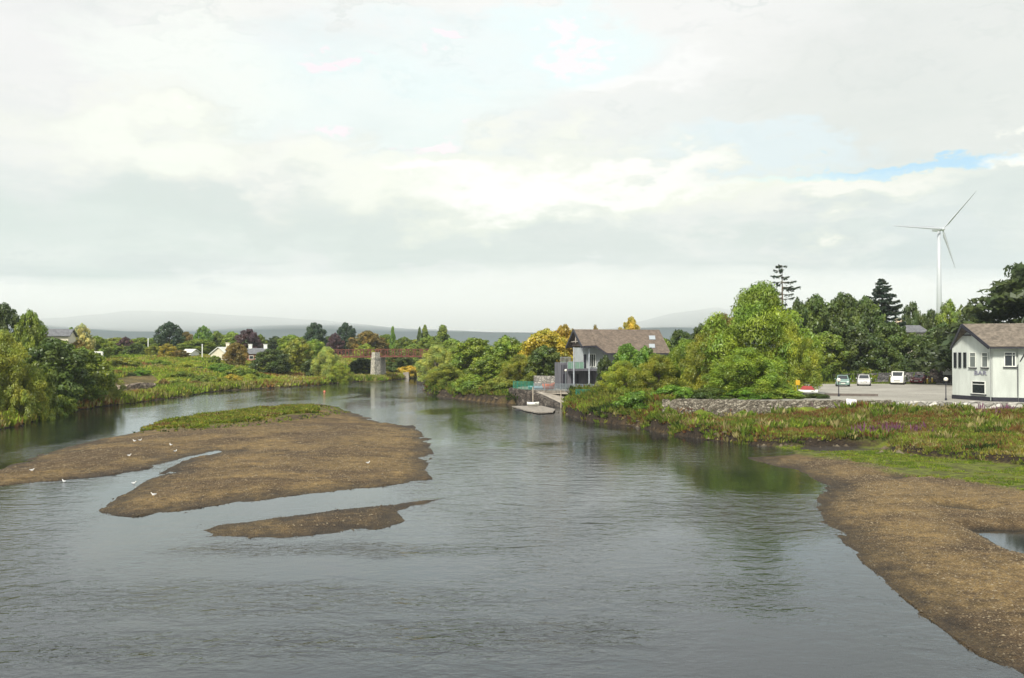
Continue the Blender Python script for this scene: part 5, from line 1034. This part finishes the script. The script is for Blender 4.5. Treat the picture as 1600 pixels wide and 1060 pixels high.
car('parked_car', 1437, 599.5, 'dark red sports car parked right of the white van', (.16, .010, .022), L=4.1, Wd=1.75, H=1.25, kind='sport', rz=-.62)
# small red and white boat on a trailer behind the bushes, yellow board
g = P(1263, 617, 96.3); boat('small_boat', (g.x, g.y, 2.95), 2.1, 1.1, .5, -.3, WHITE, 'small red and white boat on chocks beside the low dark hedge')
e = bpy.data.objects['small_boat']; e.scale = (.9, .9, .8); MB().loft([[(-.9, -.4, .55), (.7, -.4, .55), (.7, .4, .55), (-.9, .4, .55)], [(-.6, -.28, 1.0), (.35, -.28, 1.0), (.35, .28, 1.0), (-.6, .28, 1.0)]]).build('cover', simple('red_canvas', (.30, .03, .03), .7, .2, 2), e)
m = MB(); m.box(-.6, -.4, -.5, .5, -.33, .12); m.box(.4, .6, -.5, .5, -.33, .12); m.build('chocks', DARKTRIM, e)
g = P(1246.5, 597, 96); e = empty('yellow_sign', (g.x, g.y, 2.6), .1, 'yellow sign board on a post at the right edge of the giant willow', 'sign'); MB().box(-.22, .22, -.03, .03, 1.25, 1.75).build('board', simple('yellow_paint', (.60, .36, .02), .5, .05, 2), e, bevel=.02); MB().tube([(0, .06, 0), (0, .06, 1.8)], .035, 6).build('post', GREYM, e)
for (u, v, lab) in ((1449, 598, 'left one of two small yellow bollards beside the red car'), (1456.5, 597, 'right one of two small yellow bollards beside the red car')):
    g = G(u, v + 2, 2.63); e = empty('bollard', (g.x, g.y, 2.62), 0, lab, 'bollard', 'yellow bollards'); MB().tube([(0, 0, 0), (0, 0, .75)], [.13, .11], 10).build('shaft', simple('yellow_bollard', (.60, .45, .06), .6, .1, 3), e); MB().ball((0, 0, .75), (.12, .12, .07)).build('cap', WHITE, e, smooth=True)
g = P(1480.5, 599, 132); e = empty('notice_board', (g.x, g.y, 2.63), 0, 'white notice board by the wall at the corner of the bar building', 'sign'); MB().box(-.62, .62, -.04, .04, 1.25, 2.2).build('board', WHITE, e); MB().bar((-.5, .03, 0), (-.5, .03, 1.3), .07).build('leg', GREYM, e); MB().bar((.5, .03, 0), (.5, .03, 1.3), .07).build('leg', GREYM, e)
g = P(1330.5, 637, 85.9); e = empty('white_sign', (g.x, g.y, 2.2), .05, 'small blank white sign standing on the dry stone wall', 'sign'); o = MB().box(-.46, .46, -.02, .02, .20, .80).build('board', simple('sign_white', (.80, .79, .84), .5, .03, 2), e); o.rotation_euler = (-.25, .10, 0); MB().bar((-.3, .05, -.3), (-.3, .05, .6), .05).build('leg', GREYM, e); MB().bar((.3, .05, -.3), (.3, .05, .6), .05).build('leg', GREYM, e)
for (u, vb, vt, Y, lab) in ((1310.5, 620, 594, 98, 'globe street lamp in front of the teal car'), (1478, 625, 593, 90.5, 'globe street lamp beside the left corner of the white bar building')):
    g = P(u, vb, Y); zt = P(u, vt, Y).z - 2.62; e = empty('street_lamp', (g.x, Y, 2.62), 0, lab, 'street lamp', 'globe street lamps')
    MB().tube([(0, 0, 0), (0, 0, .2), (0, 0, .22), (0, 0, zt - .2)], [.10, .10, .05, .04], 10).build('pole', DARKTRIM, e); MB().tube([(0, 0, zt - .24), (0, 0, zt - .16)], [.06, .13], 10).build('collar', DARKTRIM, e)
    MB().ball((0, 0, zt), .20, 16, 10).build('globe', mat('opal_globe', lambda t, o: bsdf(t, o, Base_Color=(.78, .74, .66), Roughness=.3)), e, smooth=True)
for (u, v, Y, lab) in ((884, 579, 125.5, 'grey lamp standing left of the boathouse on a thin pole'), (936, 581, 124.5, 'grey lamp standing right of the boathouse wall')):
    g = P(u, v, Y); e = empty('street_lamp', (g.x, Y, 1.9), 0, lab, 'street lamp', 'yard lamps'); zt = g.z - 1.9
    MB().tube([(0, 0, 0), (0, 0, zt)], .04, 8).build('pole', GREYM, e); MB().ball((0, 0, zt), .17, 12, 8).build('globe', mat('opal_globe', None), e, smooth=True)

# ------------------------------------------------------------------ wind turbine
YT = 640; hub = P(1467, 359, YT); zb = 4.0
e = empty('wind_turbine', (hub.x, YT, zb), 0, 'tall white three bladed wind turbine on a tapered tower above the trees', 'wind turbine'); tw = simple('turbine_white', (.44, .47, .52), .45, .05, .05)
H_ = hub.z - zb
MB().tube([(0, 0, -1), (0, 0, H_ * .5), (0, 0, H_ - 1.2)], [2.1, 1.55, 1.05], 20).build('tower', tw, e, smooth=True)
nd = Vector((.45, -.9, 0)).normalized(); rot = Matrix.Rotation(math.atan2(nd.x, -nd.y), 4, 'Z')
m = MB(); m.loft([[(x_, y_, z_) for x_, z_ in ((-.9 * s_, -.9 * s_), (.9 * s_, -.9 * s_), (1.2 * s_, 0), (.9 * s_, 1.2 * s_), (-.9 * s_, 1.2 * s_), (-1.2 * s_, 0))] for y_, s_ in ((-2.2, .8), (-1, 1.1), (3, 1.1), (5, .7))]); o = m.build('nacelle', tw, e, smooth=False, bevel=.2); o.location = (0, 0, H_); o.rotation_euler = (0, 0, math.atan2(nd.x, -nd.y))
hb = MB().ball((0, 0, 0), (1.2, 1.6, 1.2), 16, 10).build('rotor_hub', tw, e, smooth=True); hb.location = Vector((0, 0, H_)) + nd * 3.0; hb.rotation_euler = (0, 0, math.atan2(nd.x, -nd.y))
for (u, v) in ((1525, 299), (1394, 353), (1493, 420)):
    # blade tips found in the rotor plane
    pl = hub + nd * 3.0; d = ray(u, v); k = (pl - Vector((0, 0, HC))).dot(nd) / d.dot(nd); tip = Vector((0, 0, HC)) + d * k - pl; L = tip.length; ax = tip.normalized(); ch = ax.cross(nd).normalized()
    rings = []
    for q, c, th_ in ((.0, .9, .9), (.05, .9, .8), (.18, 2.1, .5), (.4, 1.5, .3), (.7, 1.0, .18), (.93, .55, .1), (1, .15, .04)):
        tw_ = Matrix.Rotation(R(22 * (1 - q)), 3, ax); c_ = tw_ @ ch; n_ = tw_ @ nd; p = ax * (q * L)
        rings.append([p - c_ * c * .35, p + n_ * th_ * .5 - c_ * c * .05, p + c_ * c * .65, p - n_ * th_ * .5 - c_ * c * .05])
    m = MB(); m.loft(rings); o = m.build('blade', tw, e, smooth=True); o.location = Vector((0, 0, H_)) + nd * 3.0

# ------------------------------------------------------------------ red girder bridge
RUST = simple('rust_red_paint', (.13, .042, .027), .8, .35, 1.2); YB = 225
e = empty('railway_bridge', (P(589, 550, YB).x, YB, 0), 0, 'rust red lattice girder bridge crossing the river on a stone pier', 'bridge')
xl, xr, xm = P(505, 550, YB).x, P(668, 550, YB).x, P(589, 550, YB).x
zt, zl = P(589, 546, YB).z, P(589, 559, YB).z
for yy in (YB, YB + 4.2):
    for (a, b, dzz) in ((xl, xm - .3, 0.0), (xm + .3, xr, .08)):
        m = MB(); m.box(a, b, yy - .16, yy + .16, zt + dzz - .16, zt + dzz); m.box(a, b, yy - .20, yy + .20, zl + dzz, zl + dzz + .34); n = max(1, int(round((b - a) / 1.75)))
        for i in range(n + 1): x_ = a + (b - a) * i / n; m.box(x_ - .10, x_ + .10, yy - .10, yy + .10, zl + .3, zt - .1 + dzz)
        for i in range(n):
            x0_, x1_ = a + (b - a) * i / n, a + (b - a) * (i + 1) / n
            m.bar((x0_, yy, zl + .3), (x1_, yy, zt - .1 + dzz), .24, .06); m.bar((x0_, yy + .07, zt - .1 + dzz), (x1_, yy + .07, zl + .3), .24, .06)
        m.build('girder', RUST, e)
m = MB(); m.box(xl, xr, YB + .25, YB + 3.95, zl + .10, zl + .32); m.build('deck', simple('deck_rust', (.06, .03, .025), .9, .3, 1), e)
PST = mat('pier_stone', stone_fn2((.42, .40, .34), (.52, .49, .42), (.60, .57, .50), 1.7))
px0, px1 = P(579.5, 550, YB).x, P(593, 550, YB).x; ztop = P(588, 550, YB).z - .1; c_ = (px0 + px1) / 2 + .2; h1 = (px1 - px0) / 2
def hexring(z, g): return [(c_ - h1 - g, YB - .6 - g, z), (c_ - .0, YB - 2.2 - g, z), (c_ + h1 + g, YB - .6 - g, z), (c_ + h1 + .5 + g, YB + 4.8 + g, z), (c_ + 1.0, YB + 6.5 + g, z), (c_ - h1 + .9 - g, YB + 4.8 + g, z)]
m = MB(); m.loft([hexring(-1, .45), hexring(.35, .42), hexring(.36, .22), hexring(zl - .3, .05), hexring(zl - .29, .15), hexring(zl - .004, .15)]); m.build('pier', PST, e)
m = MB(); m.loft([[(c_ - h1, YB - .45, zl), (c_, YB - 1.9, zl), (c_ + h1, YB - .45, zl), (c_ + h1, YB - .25, zl), (c_ - h1, YB - .25, zl)], [(c_ - h1 + .1, YB - .45, ztop), (c_, YB - 1.8, ztop), (c_ + h1 - .1, YB - .45, ztop), (c_ + h1 - .1, YB - .25, ztop), (c_ - h1 + .1, YB - .25, ztop)]]); m.build('pier_head', PST, e)
m = MB()
for q in (-.33, .05, .4): m.box(c_ + h1 * q - .05, c_ + h1 * q + .05, 0, .1, 0, 0)
fix_children(e)
for xx, nm in ((xl, 'left end abutment of the red bridge under the pale willow'), (xr, 'right end abutment of the red bridge behind the right bank willows')):
    m = MB(); m.hexa([(xx - 2.5, YB - 1.5, -.5), (xx + 2.5, YB - 1.5, -.5), (xx + 2.5, YB + 6, -.5), (xx - 2.5, YB + 6, -.5), (xx - 2, YB - 1, zl - .02), (xx + 2, YB - 1, zl - .02), (xx + 2, YB + 5.4, zl - .02), (xx - 2, YB + 5.4, zl - .02)]); tag(m.build('bridge_abutment', QST), nm, 'abutment')

# ------------------------------------------------------------------ distant houses
def house(u0, u1, vr, ve, Y, label, wallc, roofc, depth=7.0, gable_front=False, chim=None, chc=None, rz=0.0, wins=2):
    x0, x1 = P(u0, ve, Y).x, P(u1, ve, Y).x; ze, zr = P(u0, ve, Y).z, P(u0, vr, Y).z; cx = (x0 + x1) / 2; zg = hz(cx, Y + depth / 2) - .3; w = x1 - x0
    e = empty('bungalow', (cx, Y, zg), rz, label, 'house'); he, hr2 = ze - zg, zr - zg
    if he < 1.2: e.location.z = ze - 2.4; zg = e.location.z; he, hr2 = ze - zg, zr - zg
    a = w / 2; m = MB()
    if gable_front: m.loft([[(-a, 0, 0), (a, 0, 0), (a, 0, he), (0, 0, hr2 - .1), (-a, 0, he)], [(-a, depth, 0), (a, depth, 0), (a, depth, he), (0, depth, hr2 - .1), (-a, depth, he)]])
    else: m.loft([[(-a, 0, 0), (-a, depth, 0), (-a, depth, he), (-a, depth / 2, hr2 - .1), (-a, 0, he)], [(a, 0, 0), (a, depth, 0), (a, depth, he), (a, depth / 2, hr2 - .1), (a, 0, he)]])
    m.build('wall', wallc, e); m = MB(); V_ = Vector; o_ = .35
    if gable_front: slab(m, V_((-a - o_, -o_, he - .2)), V_((0, -o_, hr2)), V_((0, depth + o_, hr2)), V_((-a - o_, depth + o_, he - .2)), .15); slab(m, V_((a + o_, -o_, he - .2)), V_((a + o_, depth + o_, he - .2)), V_((0, depth + o_, hr2)), V_((0, -o_, hr2)), .15)
    else: slab(m, V_((-a - o_, -o_, he - .15)), V_((a + o_, -o_, he - .15)), V_((a + o_, depth / 2, hr2)), V_((-a - o_, depth / 2, hr2)), .15); slab(m, V_((-a - o_, depth + o_, he - .15)), V_((-a - o_, depth / 2, hr2)), V_((a + o_, depth / 2, hr2)), V_((a + o_, depth + o_, he - .15)), .15)
    rf = m.build('roof', roofc, e)
    if chim is not None:
        for q in (chim if hasattr(chim, '__len__') else (chim,)):
            m = MB(); y_ = depth / 2; m.box(a * q - .45, a * q + .45, y_ - .35, y_ + .35, hr2 - .8, hr2 + 1.1); m.box(a * q - .55, a * q + .55, y_ - .45, y_ + .45, hr2 + 1.104, hr2 + 1.25); ch = m.build('chimney', chc or wallc, rf)
    for i in range(wins):
        x_ = (i + 1) / (wins + 1) * w - a; m = MB(); m.box(x_ - .6, x_ + .6, -.05, -.003, he * .45, he * .45 + 1.0); wn = m.build('window', WHITE, e); MB().box(x_ - .5, x_ + .5, -.075, -.053, he * .45 + .1, he * .45 + .9).build('pane', GLASS, wn)
    return e
CREAM = simple('cream_render', (.66, .62, .50), .85, .08, 1)
house(67, 105, 515, 525, 172, 'cream house with grey roof and dark gable among the upper left trees', CREAM, ROOF_SLATE, chim=None, rz=.25)
house(329, 353, 543, 553.5, 250, 'white gabled bungalow with chimney at the top of the meadow', CREAM, WHITE, gable_front=True, chim=(.75,), wins=0)
house(383, 412, 545, 553, 262, 'grey slate roofed bungalow with two white chimneys right of the white gable', simple('brick', (.30, .13, .09), .85, .2, 2), ROOF_SLATE, chim=(-.8, .85), chc=WHITE)
house(285, 298, 546.5, 551, 262, 'small white building left of the white gabled bungalow', WHITE, WHITE, chim=None, wins=1)
house(1400, 1448, 509, 519, 158, 'grey roofed house behind the car park trees with a cream chimney', CREAM, ROOF_SLATE, chim=(-.28,), chc=simple('cream_chimney', (.72, .60, .45), .8, .1, 2), wins=0)
# caravan in the left bank trees
g = P(152, 558, 150); e = empty('caravan', (g.x, 150, P(152, 563, 150).z), .3, 'small white caravan half hidden by the left bank trees', 'caravan')
e.scale = (.62,) * 3; MB().loft([[(-1.3, y_, .3), (1.3, y_, .3), (1.3, y_, .8), (1.2, y_, 2.0), (.9, y_, 2.2), (-.9, y_, 2.2), (-1.2, y_, 2.0), (-1.3, y_, .8)] for y_ in (0, .3, 2.0, 2.2)]).build('body', WHITE, e, bevel=.05); MB().box(-.8, .8, -.03, .01, 1.2, 1.8).build('window', GLASS, e); MB().tube([(-1.2, 1.1, .0), (-1.0, 1.1, .0)], .32, 12).build('wheel', TYRE, e)
MB().tube([(1.0, 1.1, .0), (1.2, 1.1, .0)], .32, 12).build('wheel', TYRE, e)
# ruined wall on the meadow shore, white posts, buoy
gx = [G(176, 611, 1.4), G(214, 608, 1.4), G(238, 606, 1.4)]
thick_wall([(p.x, p.y) for p in gx], [.3, .3, .3], [2.0, 2.3, 2.1], .8, 'ruined_wall', 'crumbling brown stone wall on the meadow shore', mat('ruin_stone', stone_fn2((.10, .075, .06), (.26, .20, .15), (.42, .34, .26), 1.3)), seg=.7, rough=.18)
for (u, v0, v1, Y, lab) in ((316, 539, 551, 255, 'thin white post left of the white gabled bungalow'), (231.5, 530, 541, 265, 'thin white post beside the dark trees above the left meadow')):
    g = P(u, v1, Y); zt_ = P(u, v0, Y).z - g.z; e = empty('white_post', (g.x, Y, g.z - 1.5), 0, lab, 'post', 'white posts'); MB().tube([(0, 0, 0), (0, 0, zt_ + 1.5)], .14, 8).build('shaft', WHITE, e); MB().tube([(0, 0, zt_ + 1.5), (0, 0, zt_ + 1.7)], [.2, .05], 8).build('cap', WHITE, e)
g = G(507, 613); e = empty('buoy', (g.x, g.y, 0), 0, 'small orange buoy floating left of the bridge pier', 'buoy'); MB().ball((0, 0, .08), .22, 14, 10).build('float', simple('orange_float', (.50, .16, .09), .5, .1, 2), e, smooth=True); MB().tube([(0, 0, .28), (0, 0, .36)], .03, 6).build('ring', DARKTRIM, e)
g = G(801 - 180, 592); g = G(620, 592.5, .5); e = empty('white_post', (g.x + 0, 240, .4), 0, 'short pale block on the far bank right of the bridge pier', 'marker'); MB().loft([[(-.8, -.4, -.5), (.8, -.4, -.5), (.8, .4, -.5), (-.8, .4, -.5)], [(-.7, -.35, 1.1), (.7, -.35, 1.3), (.7, .35, 1.3), (-.7, .35, 1.1)]]).build('block', CONC, e)

# ------------------------------------------------------------------ gulls
GREYW = simple('gull_grey', (.45, .47, .50), .7, .1, 8); GW = simple('gull_white', (.85, .85, .83), .7, .04, 8); BILL = simple('gull_bill', (.60, .35, .03), .5, .1, 8)
def gull(u, v, z, rz, label, swim=False):
    g = G(u, v, z); zz = 0.0 if swim else hz(g.x, g.y); e = empty('gull', (g.x, g.y, zz), rz, label, 'gull', 'white gulls on the gravel island'); e.scale = (.46, .60, .62); s = .95; b = .04 if swim else .16
    m = MB(); rings = []
    for q, r_, zc_ in ((-.27, .012, .03), (-.18, .05, .02), (-.05, .085, .0), (.08, .085, .0), (.16, .06, .04), (.19, .042, .10), (.22, .05, .14), (.26, .045, .155), (.29, .02, .15)):
        rings.append([(q * s, math.cos(a_) * r_ * s, (b + .07 + zc_ + math.sin(a_) * r_) * s) for a_ in np.linspace(0, 2 * math.pi, 10, endpoint=False)])
    m.loft(rings); m.build('body', GW, e, smooth=True)
    for sgn in (-1, 1):
        m = MB(); m.loft([[(q, sgn * (.075 - abs(q) * .1), b + .09 - h_), (q, sgn * (.09 - abs(q) * .12), b + .085), (q, sgn * (.06 - abs(q) * .05), b + .13 + h_ * .2)] for q, h_ in ((.10, .0), (.02, .03), (-.12, .03), (-.30, .0))]); m.build('wing', GREYW, e)
        if not swim: MB().tube([(.0, sgn * .035, 0), (.01, sgn * .035, b)], .009, 5).build('leg', BILL, e)
    MB().tube([(.285 * s, 0, (b + .215) * s), (.34 * s, 0, (b + .205) * s)], [.012, .004], 6).build('bill', BILL, e)
    return e
for a in [(50, 741, .15, .3, 'gull on the far left tip of the gravel island'), (100, 754, 0, 2.8, 'gull at the water edge just right of the far left tip', True), (202, 713, .3, .1, 'gull alone in the middle of the left gravel arm'),
          (210, 691, .3, 3.0, 'left gull of the close pair below the green weeds'), (219, 690, .3, .4, 'right gull of the close pair below the green weeds'), (267, 694, .4, 2.6, 'gull under the green weeds, above its smaller neighbour'), (274, 702, .4, .9, 'gull just above the narrow inlet, below its neighbour'),
          (209, 757, 0, .2, 'gull floating on the inlet beside the main gravel bank', True), (240, 777, .2, 3.4, 'gull on the lower left tip of the main gravel bank'), (575, 722, .4, .5, 'gull alone on the right half of the gravel island')]:
    gull(*a)
